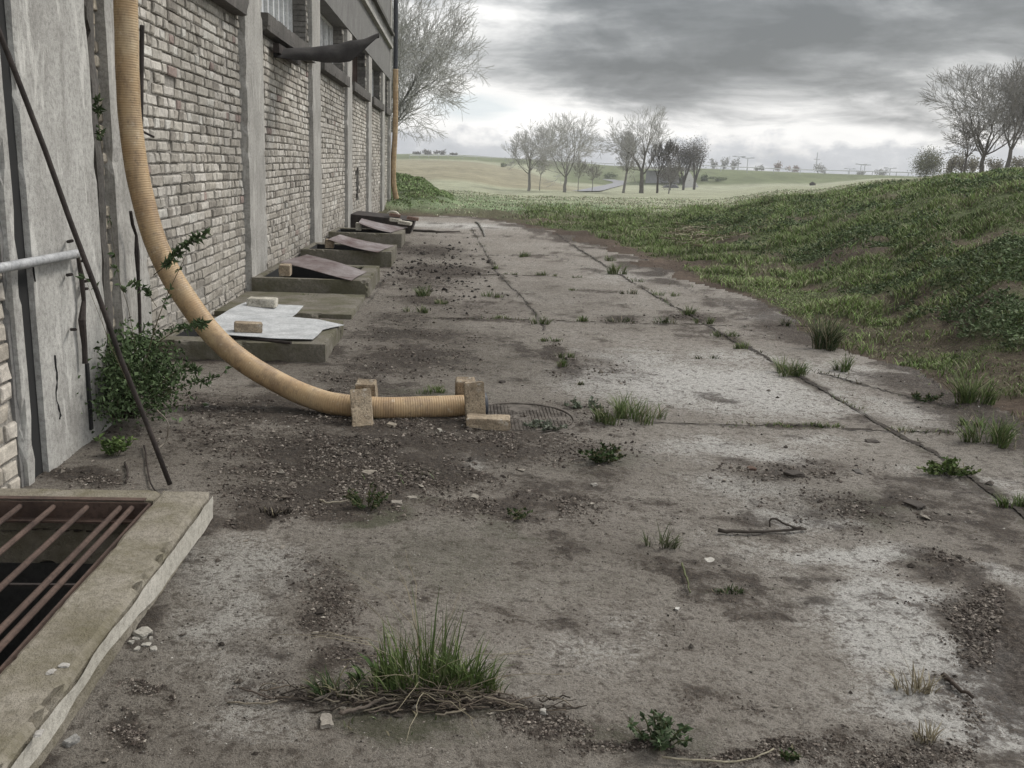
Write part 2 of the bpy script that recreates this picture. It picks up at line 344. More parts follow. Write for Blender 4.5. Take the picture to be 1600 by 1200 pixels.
def zbase(x, y):
    x = np.asarray(x, float); y = np.asarray(y, float)
    r = np.maximum(np.hypot(x, y), 1.0); a = np.arctan2(x, y)
    fr = np.clip((np.log(r)-LR[0])/(LR[1]-LR[0]), 0, len(LR)-1.001); ir = fr.astype(int); fr = fr-ir
    ia = np.clip(np.searchsorted(kaz, a)-1, 0, len(kaz)-2); fa = np.clip((a-kaz[ia])/(kaz[ia+1]-kaz[ia]), 0, 1); fa = fa*fa*(3-2*fa)
    z0 = tabs[ia, ir]*(1-fr)+tabs[ia, ir+1]*fr; z1 = tabs[ia+1, ir]*(1-fr)+tabs[ia+1, ir+1]*fr
    z = z0*(1-fa)+z1*fa
    back = sst(1.3, 1.9, np.abs(a)); return z*(1-back)
EDY = np.array([-30, 0, 5.3, 7, 8.9, 11, 13.2, 16, 19, 22, 24.5, 26.5, 28]); EDX = np.array([3.7, 3.7, 3.47, 3.5, 3.42, 3.4, 3.2, 2.9, 2.6, 2.1, 1.5, .3, -9])
# pits: x0,x1,y0,y1 (outer), opening inner margin
kA = gnd(330, 765, .13); kI = gnd(215, 787, .13)
NP = dict(x1=kA[0], y1=kA[1], ix1=kI[0], iy1=kI[1], x0=-3.6, y0=.4, ix0=-3.0, iy0=.9)
HOLES = [(NP['ix0'], NP['ix1']+.04, NP['iy0'], NP['iy1']+.03)]
PITS = [(-2.2, -.93, 6.68, 7.78, .135), (-2.2, -.93, 9.98, 11.5, .19), (-2.2, -.90, 13.1, 14.3, .21), (-2.2, -.93, 16.0, 17.15, .24)]
for p in PITS: HOLES.append((p[0]+.16, p[1]-.26, p[2]+.14, p[3]-.24))
def edge_d(x, y):   # >0 outside the yard
    e = np.interp(y, EDY, EDX); j = (fbm(x*1.3, y*1.3, 4, 5)-.5)*.55
    return np.maximum(x-e, y-26.3)+j*np.clip(np.abs(y)/9, .5, 1.6)
PAL = []; DIR = []; MOS = []
def patch(lst, px, py, rx, ry, s=1., rot=0.):
    g = gnd(px, py); lst.append((g[0], g[1], rx, ry, s, R(rot)))
for a in [(1085, 600, .9, .65, 1.1), (985, 560, .35, .5, .7), (1210, 630, .5, .3, .7), (1150, 560, .5, .4, .5), (1150, 705, .35, .25, .7), (1190, 765, .3, .2, .6), (1230, 800, .22, .12, .8), (1310, 860, .30, .16, 1.), (1400, 940, .27, .22, 1.15), (1470, 1030, .22, .2, 1.25), (1560, 1130, .24, .2, 1.25), (1560, 880, .16, .12, .6),
          (1300, 690, .3, .2, .5), (330, 900, .3, .35, .7), (300, 985, .22, .25, .7), (400, 1050, .15, .2, .5), (1210, 500, .3, .3, .7), (1480, 600, .35, .5, .6), (1400, 640, .3, .5, .5), (700, 352, 1.5, 1.2, .8), (860, 352, 1.3, 1.2, .7), (900, 1010, .3, .25, .35), (1150, 860, .3, .3, .35), (1340, 585, .3, .5, .5), (720, 730, .12, .08, .6), (1180, 480, .5, .7, .4), (980, 430, .9, 1.4, .35), (270, 880, .2, .3, .5), (1550, 760, .3, .3, .5), (800, 460, .5, .8, .25)]: patch(PAL, *a)
for a in [(640, 695, .85, .27, 1.), (560, 735, .5, .3, 1.), (500, 770, .4, .22, .9), (430, 800, .14, .1, 1.3), (690, 660, .8, .16, 1.1), (560, 790, .3, .18, .8), (820, 800, .35, .15, .8), (780, 700, .35, .2, .6), (420, 640, .55, .35, .7), (330, 680, .4, .4, .5), (490, 930, .13, .35, .6), (480, 1040, .12, .2, .7), (660, 1108, .30, .055, 1.4), (860, 1118, .14, .04, .9), (990, 1160, .2, .05, .7), (1230, 1180, .13, .05, 1.), (1430, 880, .15, .10, 1.1), (1340, 800, .35, .25, .55), (1560, 1000, .2, .32, 1.4), (1530, 930, .15, .2, .8), (1590, 1080, .12, .2, 1.2), (1270, 735, .4, .18, .5), (650, 525, .6, .35, .7), (590, 600, .35, .6, .6), (690, 425, .5, .75, 1.2), (660, 392, .5, 1., .9), (640, 440, .5, .8, .6), (740, 480, .6, .5, .45), (620, 500, .4, .5, .5), (840, 700, .5, .3, .4), (1200, 525, .3, .3, .5), (930, 570, .3, .7, .4),
          (1130, 415, 1.2, 1.4, .8), (1230, 440, .6, .8, .7), (1050, 385, 1.2, 1.7, .6), (980, 500, .25, .2, .9), (665, 470, .35, .4, .9), (770, 500, .5, .12, .8), (640, 560, .5, .5, .8), (1080, 498, .3, .25, .9), (870, 560, .12, .5, .9), (560, 700, .5, .2, 1.2), (820, 1000, .2, .15, .3), (230, 1130, .07, .05, 1.), (1440, 790, .09, .05, .9), (150, 745, .2, .12, .9), (1500, 1120, .1, .15, .5), (880, 640, .6, .3, .35), (1330, 480, .3, 1., .6), (1420, 1170, .2, .1, .6), (1130, 1080, .1, .06, .4)]: patch(DIR, *a)
for a in [(600, 745, .35, .2, .9), (570, 790, .2, .15, 1.), (1350, 790, .3, .2, .7), (680, 870, .5, .5, .5), (250, 820, .3, .3, .5), (1150, 930, .15, .04, .8), (690, 1090, .3, .12, .8), (1050, 1150, .2, .1, .6), (660, 470, .4, .5, .6), (800, 820, .25, .12, .6), (660, 610, .4, .2, .7), (900, 900, .7, .4, .35), (700, 560, .5, .6, .35), (940, 720, .3, .15, .6), (1400, 860, .25, .2, .5)]: patch(MOS, *a)
def patches(lst, x, y, seed):
    wx = x+(fbm(x*2.2, y*2.2, 5, seed)-.5)*.5+(fbm(x*9, y*9, 3, seed+3)-.5)*.16; wy = y+(fbm(x*2.2+9, y*2.2, 5, seed+1)-.5)*.5+(fbm(x*9, y*9+5, 3, seed+4)-.5)*.16
    s = np.zeros_like(x)
    for cx, cy, rx, ry, st, ro in lst:
        q = ((wx-cx)/rx)**2+((wy-cy)/ry)**2; s = np.maximum(s, st*np.exp(-q*.8))
    return s
JP = [[(868, 366), (936, 410), (1014, 456), (1112, 515), (1195, 559), (1249, 590), (1322, 631), (1395, 674), (1474, 718), (1518, 747), (1600, 806), (1700, 880)], [(737, 358), (775, 425), (819, 468), (845, 502), (850, 515)], [(660, 497), (819, 499), (980, 505), (1112, 510), (1259, 513)], [(1000, 660), (1120, 663), (1210, 666), (1398, 674), (1474, 676), (1560, 678)],
      [(1278, 583), (1371, 607), (1430, 625), (1493, 642), (1600, 683)], [(1327, 585), (1395, 592)], [(700, 399), (819, 399), (936, 402)], [(690, 431), (800, 430), (880, 434)], [(1310, 612), (1330, 614)], [(760, 372), (880, 374), (960, 376)], [(790, 455), (900, 456), (1010, 460)]]
JW = [.011, .005, .004, .005, .006, .003, .005, .004, .003, .005, .003]
J_LONG = [(tuple(gnd(*a)[:2]), tuple(gnd(*b)[:2])) for k in (0, 1) for a, b in zip(JP[k][:-1], JP[k][1:])]; J_TRANS = [(tuple(gnd(*a)[:2]), tuple(gnd(*b)[:2])) for k in (2, 3, 4, 6, 7) for a, b in zip(JP[k][:-1], JP[k][1:])]
def segdist(x, y, segs, jit=.025):
    jx = x+(fbm(x*4, y*4, 3, 71)-.5)*jit*2; jy = y+(fbm(x*4+5, y*4, 3, 73)-.5)*jit*2; d = np.full(x.shape, 9.)
    for (a, b), (c, e) in segs:
        ux, uy = c-a, e-b; l2 = ux*ux+uy*uy; t = np.clip(((jx-a)*ux+(jy-b)*uy)/l2, 0, 1); d = np.minimum(d, np.hypot(jx-a-t*ux, jy-b-t*uy))
    return d
CRK = [((3.1, 9), (2.9, 12)), ((2.9, 12), (3.0, 14)), ((-.1, 6.6), (.5, 6.3)), ((1.6, 15.6), (2.1, 13)), ((-.6, 10.5), (-.2, 11.5)), ((2.7, 3.4), (3.4, 3.0)), ((-.9, 9.6), (-.9, 12.2))]
def detail(x, y):
    """returns z offset, masks for near ground"""
    r = np.hypot(x, y); e = edge_d(x, y)
    dirt = patches(DIR, x, y, 40)*(.5+1.3*fbm(x*7, y*7, 5, 43)); dirt = np.maximum(dirt, .60*sst(.52, .74, fbm(x*1.7+7, y*1.7, 6, 45, .65))*(.4+1.2*fbm(x*9, y*9, 4, 49))); pale = patches(PAL, x, y, 50); moss = patches(MOS, x, y, 60)
    wallc = sst(.55, 0, x+2.2)*.8; dirt = np.maximum(dirt, wallc*fbm(x*3, y*3, 4, 9))
    skirt = 0
    for q_ in PITS: dd_ = np.maximum(np.maximum(q_[0]-x, x-q_[1]), np.maximum(q_[2]-y, y-q_[3])); skirt = np.maximum(skirt, sst(.22, .0, dd_))
    dd_ = np.maximum(x-NP['x1'], y-NP['y1']); skirt = np.maximum(skirt, sst(.12, .0, dd_)*.8); dirt = np.maximum(dirt, skirt*sst(.35, .6, fbm(x*4, y*4, 4, 57))*.95)
    fringe = sst(-.5-.035*r, .05, e); dirt = np.maximum(dirt, fringe*sst(.34, .6, fbm(x*2.2, y*2.2, 5, 31))*1.25)
    jd = np.minimum(segdist(x, y, J_LONG), segdist(x, y, J_TRANS)+.004); cd = segdist(x, y, CRK, .05)
    wj = .010+.014*fbm(x*3, y*3, 3, 77)
    joint = sst(1., .35, jd/wj)*.7; joint = np.maximum(joint, sst(1., .3, cd/(.006+.0007*r))*.7)
    jsoft = sst(.14, .0, jd)*sst(.45, .6, fbm(x*2.5, y*2.5, 4, 81))
    dirt = np.maximum(dirt, jsoft*.75); moss = np.maximum(moss, jsoft*.8)
    z = (fbm(x*.8, y*.8, 3, 2)-.5)*.03+(fbm(x*6, y*6, 4, 3)-.5)*.012+(fbm(x*30, y*30, 3, 4)-.5)*.005
    z += dirt*(.004+.018*(fbm(x*22, y*22, 4, 6)-.35)+.012*(fbm(x*60, y*60, 3, 8)-.4)) - joint*.010
    z += -.02*sst(0, .25, r*0+e) * (e < .4)
    return z, dirt, pale, moss, joint, e
def ztot(x, y):
    x = np.atleast_1d(np.asarray(x, float)); y = np.atleast_1d(np.asarray(y, float))
    z = zbase(x, y); e = edge_d(x, y); r = np.hypot(x, y)
    g = sst(0, 1.2, e)*sst(3, 5, r)
    z = z+g*((fbm(x*.9, y*.9, 4, 21)-.5)*.28+(fbm(x*3.5, y*3.5, 3, 23)-.5)*.09)*np.clip(30/np.maximum(r, 30), .4, 1)
    return z
# track ruts through the grass
_rp = [[(880, 366), (1000, 384), (1100, 405), (1200, 432), (1330, 468), (1460, 505), (1600, 545)], [(1060, 385), (1200, 412), (1330, 440), (1600, 490)], [(940, 362), (1080, 376)]]
RUT = [(tuple(gnd(*a, .08)[:2]), tuple(gnd(*b, .08)[:2])) for l in _rp for a, b in zip(l[:-1], l[1:])]+[((7.0, 18.5), (9, 16)), ((6, 21), (7.0, 18.5)), ((9, 16), (10.5, 14.8))]
def ruts(x, y):
    d = segdist(x, y, RUT, .35); return sst(.14+.024*y, .04, d)*sst(.32, .46, fbm(x*1.9, y*1.9, 5, 91))
def grassmask(x, y):
    r = np.hypot(x, y); e = edge_d(x, y)
    ec = e-np.clip((y-9.5)*.09, 0, .6)*sst(27, 20, y); m = sst(-.12, .25, ec)*sst(.24, .37, fbm(x*1.1, y*1.1, 5, 33)+.02*np.clip(e, 0, 3))
    m *= 1-ruts(x, y)*.9
    bare = sst(.60, .68, fbm(x*.55+4, y*.55, 4, 35)); m *= 1-bare*.85
    bank = (np.abs(x) < 4)*(y > 24)*(y < 30); return m*(1-.6*bank)
def pxcol(x, y):
    a = np.arctan2(x, y); ks = np.array(keys, float); return np.interp(a, kaz, ks)
def terrain_colour(x, y):
    r = np.hypot(x, y); pc = pxcol(x, y); n = fbm(x*.05, y*.05, 5, 101); n2 = fbm(x*1.5, y*1.5, 5, 103); n3 = fbm(x*.4, y*.15, 4, 105)
    soil = np.array([.105, .08, .062]); green = np.array([.115, .145, .065]); tan = np.array([.30, .305, .215]); lg = np.array([.20, .25, .14]); brown = np.array([.24, .22, .15]); dg = np.array([.10, .118, .068])
    def m3(a, b, t): return a*(1-t[..., None])+b*t[..., None]
    c = np.broadcast_to(soil, x.shape+(3,)).copy()*(.6+.8*n2[..., None])
    c = m3(c, green*1.0+np.zeros_like(c), grassmask(x, y)*.8)
    # right bank: tan behind its crest; left: light green meadow then tan stubble
    cr = np.interp(pc, [600, 700, 1000, 1100, 1250, 1400, 1500, 1600, 1900], [27.5, 27.5, 34, 34, 29, 22.5, 20.5, 18, 17])
    far = sst(0, 1, (r-cr)/(cr*.12)+(n2-.5)*1.5)
    meadow = m3(lg*(.8+.4*n2[..., None]), tan*(.85+.3*n3[..., None]), sst(42, 62, r+(n3-.5)*26+np.interp(pc, [600, 900, 1100], [-4, 0, 30])))
    c = m3(c, meadow, far)
    mound = sst(0, .25, zbase(x, y)-.05)*(r > 28)*(r < 48)*(pc < 735)
    c = m3(c, (dg*(.7+.6*n2[..., None])), mound*1.)
    rightbrown = sst(1380, 1500, pc)*sst(1., 1.3, r/cr); c = m3(c, np.array([.20, .17, .115])*(.7+.6*n2[..., None]), rightbrown*.8)
    hill = sst(110, 130, r)*sst(960, 860, pc)*sst(0, 1, (np.interp(pc, [600, 700, 800, 900], [285, 275, 262, 190])-r)/25)
    c = m3(c, brown*(.85+.35*n[..., None]), hill)
    for ph in (0, 5.): # wheel tracks across the field
        tr = np.exp(-((x-(-22+ph+ (y-130)*.33+4*np.sin(y*.03)))/.8)**2)*hill*sst(115, 140, y)*sst(215, 190, y); c = m3(c, np.array([.17, .15, .09])+0*c, tr*.9)
    emb = sst(222, 232, r)*sst(930, 1010, pc)*sst(1470, 1420, pc); emb = np.maximum(emb, sst(205, 225, r)*sst(840, 900, pc)*sst(1000, 960, pc)); emb = np.maximum(emb, sst(265, 290, r))
    c = m3(c, dg*np.array([1.35, 1.3, 1.2])*(.7+.6*fbm(x*.12, y*.12, 4, 109)[..., None]), emb)
    return c
def ground_mat(name, yard):
    m, t, b = newmat(name)
    def at(n):
        a = t.nodes.new('ShaderNodeAttribute'); a.attribute_name = n; return a
    big = nz(t, 1.1, 6, .6, coord='World'); mid = nz(t, 9, 6, .7, coord='World', dist=.4); fin = nz(t, 55, 5, .75, coord='World'); gr = nz(t, 230, 3, .7, coord='World')
    if yard:
        c = ramp(t, big, [(.28, (.245, .213, .176)), (.5, (.330, .297, .254)), (.72, (.42, .385, .338))])
        c = mixc(t, ramp(t, mid, [(.36, .5), (.52, 0)]), c, (.17, .148, .125))
        c = mixc(t, ramp(t, mid, [(.58, 0), (.72, .45)]), c, (.37, .345, .31))
        pale = math_(t, 'ADD', at('pale').outputs['Fac'], math_(t, 'MULTIPLY', math_(t, 'ADD', mid, -.5), .9))
        pale = math_(t, 'ADD', pale, math_(t, 'MULTIPLY', math_(t, 'ADD', fin, -.5), 1.7)); pale = math_(t, 'ADD', pale, math_(t, 'MULTIPLY', math_(t, 'ADD', gr, -.5), .8))
        pm = ramp(t, pale, [(.24, 0), (.70, .95)]); c = mixc(t, pm, c, (.66, .64, .60))  # pale concrete, with wet sheen also put into the colour
        m2 = nz(t, 21, 7, .72, coord='World', loc=(7, 1, 0)); c = mixc(t, ramp(t, m2, [(.37, .9), (.49, 0)]), c, (.11, .087, .067)); c = mixc(t, ramp(t, m2, [(.55, 0), (.66, .5)]), c, (.40, .372, .33))
        vo = t.nodes.new('ShaderNodeTexVoronoi'); vo.feature = 'DISTANCE_TO_EDGE'; vo.inputs['Scale'].default_value = 1.25; gq = t.nodes.new('ShaderNodeNewGeometry'); va = t.nodes.new('ShaderNodeVectorMath'); va.operation = 'ADD'; nn_ = t.nodes.new('ShaderNodeTexNoise'); nn_.inputs['Scale'].default_value = 3.; nn_.inputs['Detail'].default_value = 6; t.links.new(gq.outputs['Position'], nn_.inputs['Vector']); vs_ = t.nodes.new('ShaderNodeVectorMath'); vs_.operation = 'SCALE'; vs_.inputs['Scale'].default_value = .55; t.links.new(nn_.outputs['Color'], vs_.inputs[0]); t.links.new(gq.outputs['Position'], va.inputs[0]); t.links.new(vs_.outputs[0], va.inputs[1]); t.links.new(va.outputs[0], vo.inputs['Vector'])
        ck = math_(t, 'MULTIPLY', ramp(t, vo.outputs['Distance'], [(.002, 1), (.009, 0)]), ramp(t, big, [(.45, 0), (.55, .45)])); c = mixc(t, ck, c, (.07, .057, .045))
        # speckle: grit and pitting
        c = mixc(t, ramp(t, fin, [(.34, .9), (.46, 0)]), c, (.07, .055, .043)); c = mixc(t, ramp(t, gr, [(.34, .85), (.46, 0)]), c, (.09, .077, .064)); c = mixc(t, ramp(t, gr, [(.57, 0), (.68, .6)]), c, (.47, .44, .40)); c = mixc(t, ramp(t, fin, [(.60, 0), (.72, .45)]), c, (.42, .395, .36))
        mo = math_(t, 'ADD', at('moss').outputs['Fac'], math_(t, 'MULTIPLY', math_(t, 'ADD', fin, -.55), 1.3))
        c = mixc(t, ramp(t, mo, [(.25, 0), (.7, .8)]), c, (.075, .078, .038))
        di = math_(t, 'ADD', at('dirt').outputs['Fac'], math_(t, 'MULTIPLY', math_(t, 'ADD', mid, -.5), 1.8)); di = math_(t, 'ADD', di, math_(t, 'ADD', math_(t, 'MULTIPLY', math_(t, 'ADD', fin, -.5), 1.8), math_(t, 'MULTIPLY', math_(t, 'ADD', m2, -.5), 1.8))); di = math_(t, 'ADD', di, math_(t, 'MULTIPLY', math_(t, 'ADD', gr, -.5), 1.0))
        dm = ramp(t, di, [(.36, 0), (.46, .62), (.70, .94)])
        dc = ramp(t, math_(t, 'ADD', math_(t, 'MULTIPLY', fin, .6), math_(t, 'MULTIPLY', gr, .4)), [(.38, (.022, .016, .012)), (.52, (.066, .050, .038)), (.62, (.16, .128, .10))])
        c = mixc(t, dm, c, dc)
        jm = at('joint').outputs['Fac']; c = mixc(t, math_(t, 'MULTIPLY', jm, .9, clamp=True), c, (.035, .03, .024))
        c = mixc(t, ramp(t, at('damp').outputs['Fac'], [(0, 0), (1, .8)]), c, mixc(t, 1., c, (.42, .395, .345), 'MULTIPLY'))
        rg = math_(t, 'SUBTRACT', ramp(t, mid, [(.3, .9), (.7, .6)]), math_(t, 'MULTIPLY', pm, .25)); L(t, math_(t, 'ADD', rg, math_(t, 'MULTIPLY', dm, .2), clamp=True), b.inputs['Roughness'])
        b.inputs['Specular IOR Level'].default_value = .45
        hh = math_(t, 'ADD', math_(t, 'ADD', math_(t, 'MULTIPLY', mid, .6), math_(t, 'MULTIPLY', m2, .7)), math_(t, 'ADD', math_(t, 'MULTIPLY', fin, .55), math_(t, 'MULTIPLY', gr, .28)))
        bump(t, b, hh, 1.0, .042)
    else:
        a = t.nodes.new('ShaderNodeVertexColor'); a.layer_name = 'col'
        fn = nz(t, 12, 5, .7, coord='World'); lf = nz(t, .35, 6, .65, coord='World', sc=(1, .5, 1))
        c = mixc(t, 1., a.outputs[0], ramp(t, fn, [(.3, .55), (.7, 1.35)]), 'MULTIPLY'); c = mixc(t, 1., c, ramp(t, lf, [(.3, .75), (.7, 1.2)]), 'MULTIPLY')
        b.inputs['Roughness'].default_value = .95; b.inputs['Specular IOR Level'].default_value = .1; bump(t, b, math_(t, 'ADD', fn, fin), .8, .04)
    L(t, c, b.inputs['Base Color']); return m
M_yard = ground_mat('weathered_concrete_yard', True); M_ground = ground_mat('soil_and_meadow', False)
# polar sheet: rows dense close by, columns dense in the direction of the yard
inv = np.linspace(1/1.35, 1/45., 640); rad = np.concatenate([[.05, .5, .9, 1.15], 1/inv, np.exp(np.linspace(math.log(46.), math.log(6000), 170))])
azs = np.concatenate([np.linspace(-180, -48, 40)[:-1], np.linspace(-48, -36, 50)[:-1], np.linspace(-36, 36, 760), np.linspace(36, 60, 70)[1:], np.linspace(60, 180, 36)[1:-1]])
azs = np.radians(azs); nr, na = len(rad), len(azs)
RR, AA = np.meshgrid(rad, azs, indexing='ij'); GX = RR*np.sin(AA); GY = RR*np.cos(AA)
dz, dirt, pale, moss, joint, ed = detail(GX, GY)
GZ = ztot(GX.ravel(), GY.ravel()).reshape(GX.shape)
nearf = sst(45, 30, RR); inside = sst(.25, -.1, ed)
GZ = GZ+dz*nearf*np.clip(inside+.35, 0, 1)
yardm = (ed < 0)
DMP = []
for a in [(740, 560, .8, 1.2, .9), (640, 510, .6, 1.3, .9), (850, 460, .8, 2., .5), (560, 560, .5, .5, .8), (700, 850, .8, .22, .6), (1240, 770, .5, .25, .7), (980, 500, .5, .5, .5), (1330, 800, .4, .2, .7), (480, 700, .6, .4, .7), (820, 730, .7, .3, .6), (500, 1120, .3, .12, .6), (880, 1160, .4, .08, .6), (1530, 700, .3, .4, .4), (690, 400, .7, 3, .8), (1130, 430, 1.5, 1.5, .5)]: patch(DMP, *a)
damp = sst(.35, .55, fbm(GX*.9+3, GY*.9, 4, 131))*sst(.2, -1., GX)*.6
damp = np.maximum(damp, sst(1.6, .5, np.abs(GX+.3))*sst(4, 5.5, GY)*sst(9, 7, GY)*.5)
damp = np.maximum(damp, patches(DMP, GX, GY, 44)*(.5+.9*fbm(GX*4, GY*4, 4, 47)))
idx = np.arange(nr*na).reshape(nr, na); a0 = idx[:-1, :]; a1 = np.roll(idx, -1, 1)[:-1]; b0 = idx[1:, :]; b1 = np.roll(idx, -1, 1)[1:]
Q = np.stack([a0, b0, b1, a1], -1).reshape(-1, 4)
cx = GX.ravel()[Q].mean(1); cy = GY.ravel()[Q].mean(1); keep = np.ones(len(Q), bool)
for h in HOLES: keep &= ~((cx > h[0]) & (cx < h[1]) & (cy > h[2]) & (cy < h[3]))
ym = yardm.ravel()[Q].mean(1) > .5; allV = np.stack([GX.ravel(), GY.ravel(), GZ.ravel()], 1)
def sub(mask):
    q = Q[mask]; us, inv_ = np.unique(q, return_inverse=True); return us, inv_.reshape(-1, 4)
us, q = sub(keep & ym)
yard = mk('concrete_yard', allV[us], [q], M_yard, smooth=True, attrs={'dirt': dirt.ravel()[us], 'pale': pale.ravel()[us], 'moss': moss.ravel()[us], 'joint': joint.ravel()[us], 'damp': damp.ravel()[us]}); tag(yard, kind='structure')
us, q = sub(keep & ~ym)
jb = MB()
for pl, wj_ in zip(JP, JW):
    Q_ = np.array([gnd(*p) for p in pl])[:, :2]; s_ = np.concatenate([[0], np.cumsum(np.hypot(*np.diff(Q_, axis=0).T))]); n_ = int(s_[-1]/.018); t_ = np.linspace(0, s_[-1], n_); X_ = np.interp(t_, s_, Q_[:, 0]); Y_ = np.interp(t_, s_, Q_[:, 1])
    X_ = X_+(fbm(t_*3.1, t_*0+wj_*900, 4, 151)-.5)*.05+(fbm(t_*19, t_*0+1, 3, 153)-.5)*.018; Y_ = Y_+(fbm(t_*3.1+7, t_*0+wj_*900, 4, 155)-.5)*.05+(fbm(t_*19, t_*0+5, 3, 157)-.5)*.018; dX, dY = np.gradient(X_), np.gradient(Y_); l_ = np.hypot(dX, dY); nx, ny = -dY/l_, dX/l_
    hw = wj_*(.25+1.5*fbm(t_*9, t_*0+3, 4, 159))*sst(.26, .42, fbm(t_*1.5, t_*0+wj_*500, 3, 161))*(1+.02*Y_); jb.add(np.concatenate([np.stack([X_+nx*hw, Y_+ny*hw, t_*0], 1), np.stack([X_-nx*hw, Y_-ny*hw, t_*0], 1)]), [(i, i+1, n_+i+1, n_+i) for i in range(n_-1)])
JB = jb
ground = mk('ground', allV[us], [q], M_ground, smooth=True, colr=terrain_colour(GX.ravel()[us], GY.ravel()[us])); tag(ground, kind='structure')
def zg(x, y):
    x = np.atleast_1d(np.asarray(x, float)); y = np.atleast_1d(np.asarray(y, float))
    d, _, _, _, _, e = detail(x, y); r = np.hypot(x, y); return ztot(x, y)+d*sst(45, 30, r)*np.clip(sst(.25, -.1, e)+.35, 0, 1)
_v = np.concatenate(JB.V); _v[:, 2] = zg(_v[:, 0], _v[:, 1])+.007; JB.V = [_v]; _q = np.concatenate(JB.Q); _nrm = np.cross(_v[_q[:, 1]]-_v[_q[:, 0]], _v[_q[:, 2]]-_v[_q[:, 0]])[:, 2]; _q[_nrm < 0] = _q[_nrm < 0][:, ::-1]; JB.Q = [_q]
tag(JB.build('slab_joints', plain('joint_soil', (.045, .036, .028), .95)), kind='structure')
def on(px, py):
    """point on the terrain seen at a photo pixel"""
    r = ray(px, py); r = r/np.linalg.norm(r); t = np.exp(np.linspace(math.log(1.6), math.log(900), 1500)); P = O+r*t[:, None]
    h = ztot(P[:, 0], P[:, 1])-P[:, 2]; i = np.argmax(h > 0)
    if i == 0: i = len(t)-1
    f = h[i-1]/(h[i-1]-h[i]+1e-9); p = P[i-1]*(1-f)+P[i]*f; p[2] = zg(p[0], p[1])[0]; return p
#@@PART2
M_canopy = metal('dark_weathered_sheet', (.018, .016, .015), (.036, .031, .028), .7, .1, 5)
M_pane = metal('pane_sky_glare', (.5, .52, .54), (.72, .73, .74), .25, 0, 3)  # pale colour stands in for bright sky mirrored in the glass
# ------------------------------------------------------------------ building
XB, XP = -2.22, -2.155      # brick face, pillar face
bld = empty('warehouse', (-7, 13, 0), 'long old warehouse of pale brick bays between grey concrete pillars', 'building')
def rough_slab(a, b, seg=.09, amp=.0018, chip=.006, seed=0):
    """box with a finely divided, uneven surface and worn edges"""
    a = np.array(a, float); b = np.array(b, float); n = np.maximum(1, np.ceil((b-a)/seg)).astype(int); n = np.minimum(n, 90)
    m = MB()
    V = []; Qs = []; off = 0
    for ax in range(3):
        u_, v_ = [(1, 2), (2, 0), (0, 1)][ax]
        for side in (0, 1):
            U, W = np.meshgrid(np.linspace(a[u_], b[u_], n[u_]+1), np.linspace(a[v_], b[v_], n[v_]+1), indexing='ij')
            P = np.zeros(U.shape+(3,)); P[..., u_] = U; P[..., v_] = W; P[..., ax] = b[ax] if side else a[ax]
            i = np.arange(n[u_])[:, None]*(n[v_]+1)+np.arange(n[v_])[None]; q = np.stack([i, i+n[v_]+1, i+n[v_]+2, i+1], -1).reshape(-1, 4)
            if not side: q = q[:, ::-1]
            V.append(P.reshape(-1, 3)); Qs.append(q+off); off += P.shape[0]*P.shape[1]
    V = np.concatenate(V); c = (a+b)/2; hs = (b-a)/2
    d = hs-np.abs(V-c); near = (d < 1e-6)
    e = near.sum(1) >= 2                      # edge and corner vertices pulled in
    k = fbm(V[:, 0]*6+V[:, 2]*5+seed, V[:, 1]*6+V[:, 2]*3, 3, 7)
    k2 = fbm(V[:, 0]*17+V[:, 2]*15+seed, V[:, 1]*17+V[:, 2]*6, 3, 9)
    V = V-np.sign(V-c)*near*(e*(chip*(.35+np.maximum(k2-.62, 0)*14)))[:, None]
    ns = np.stack([fbm(V[:, 1]*5+s*9+seed, V[:, 2]*5+V[:, 0]*5, 4, 3+s)-.5 for s in range(3)], 1)
    V = V+ns*amp*2
    m.add(V, np.concatenate(Qs)); return m
def slab_part(name, a, b, mat, parent, **k): return rough_slab(a, b, **k).build(name, mat, parent, False)
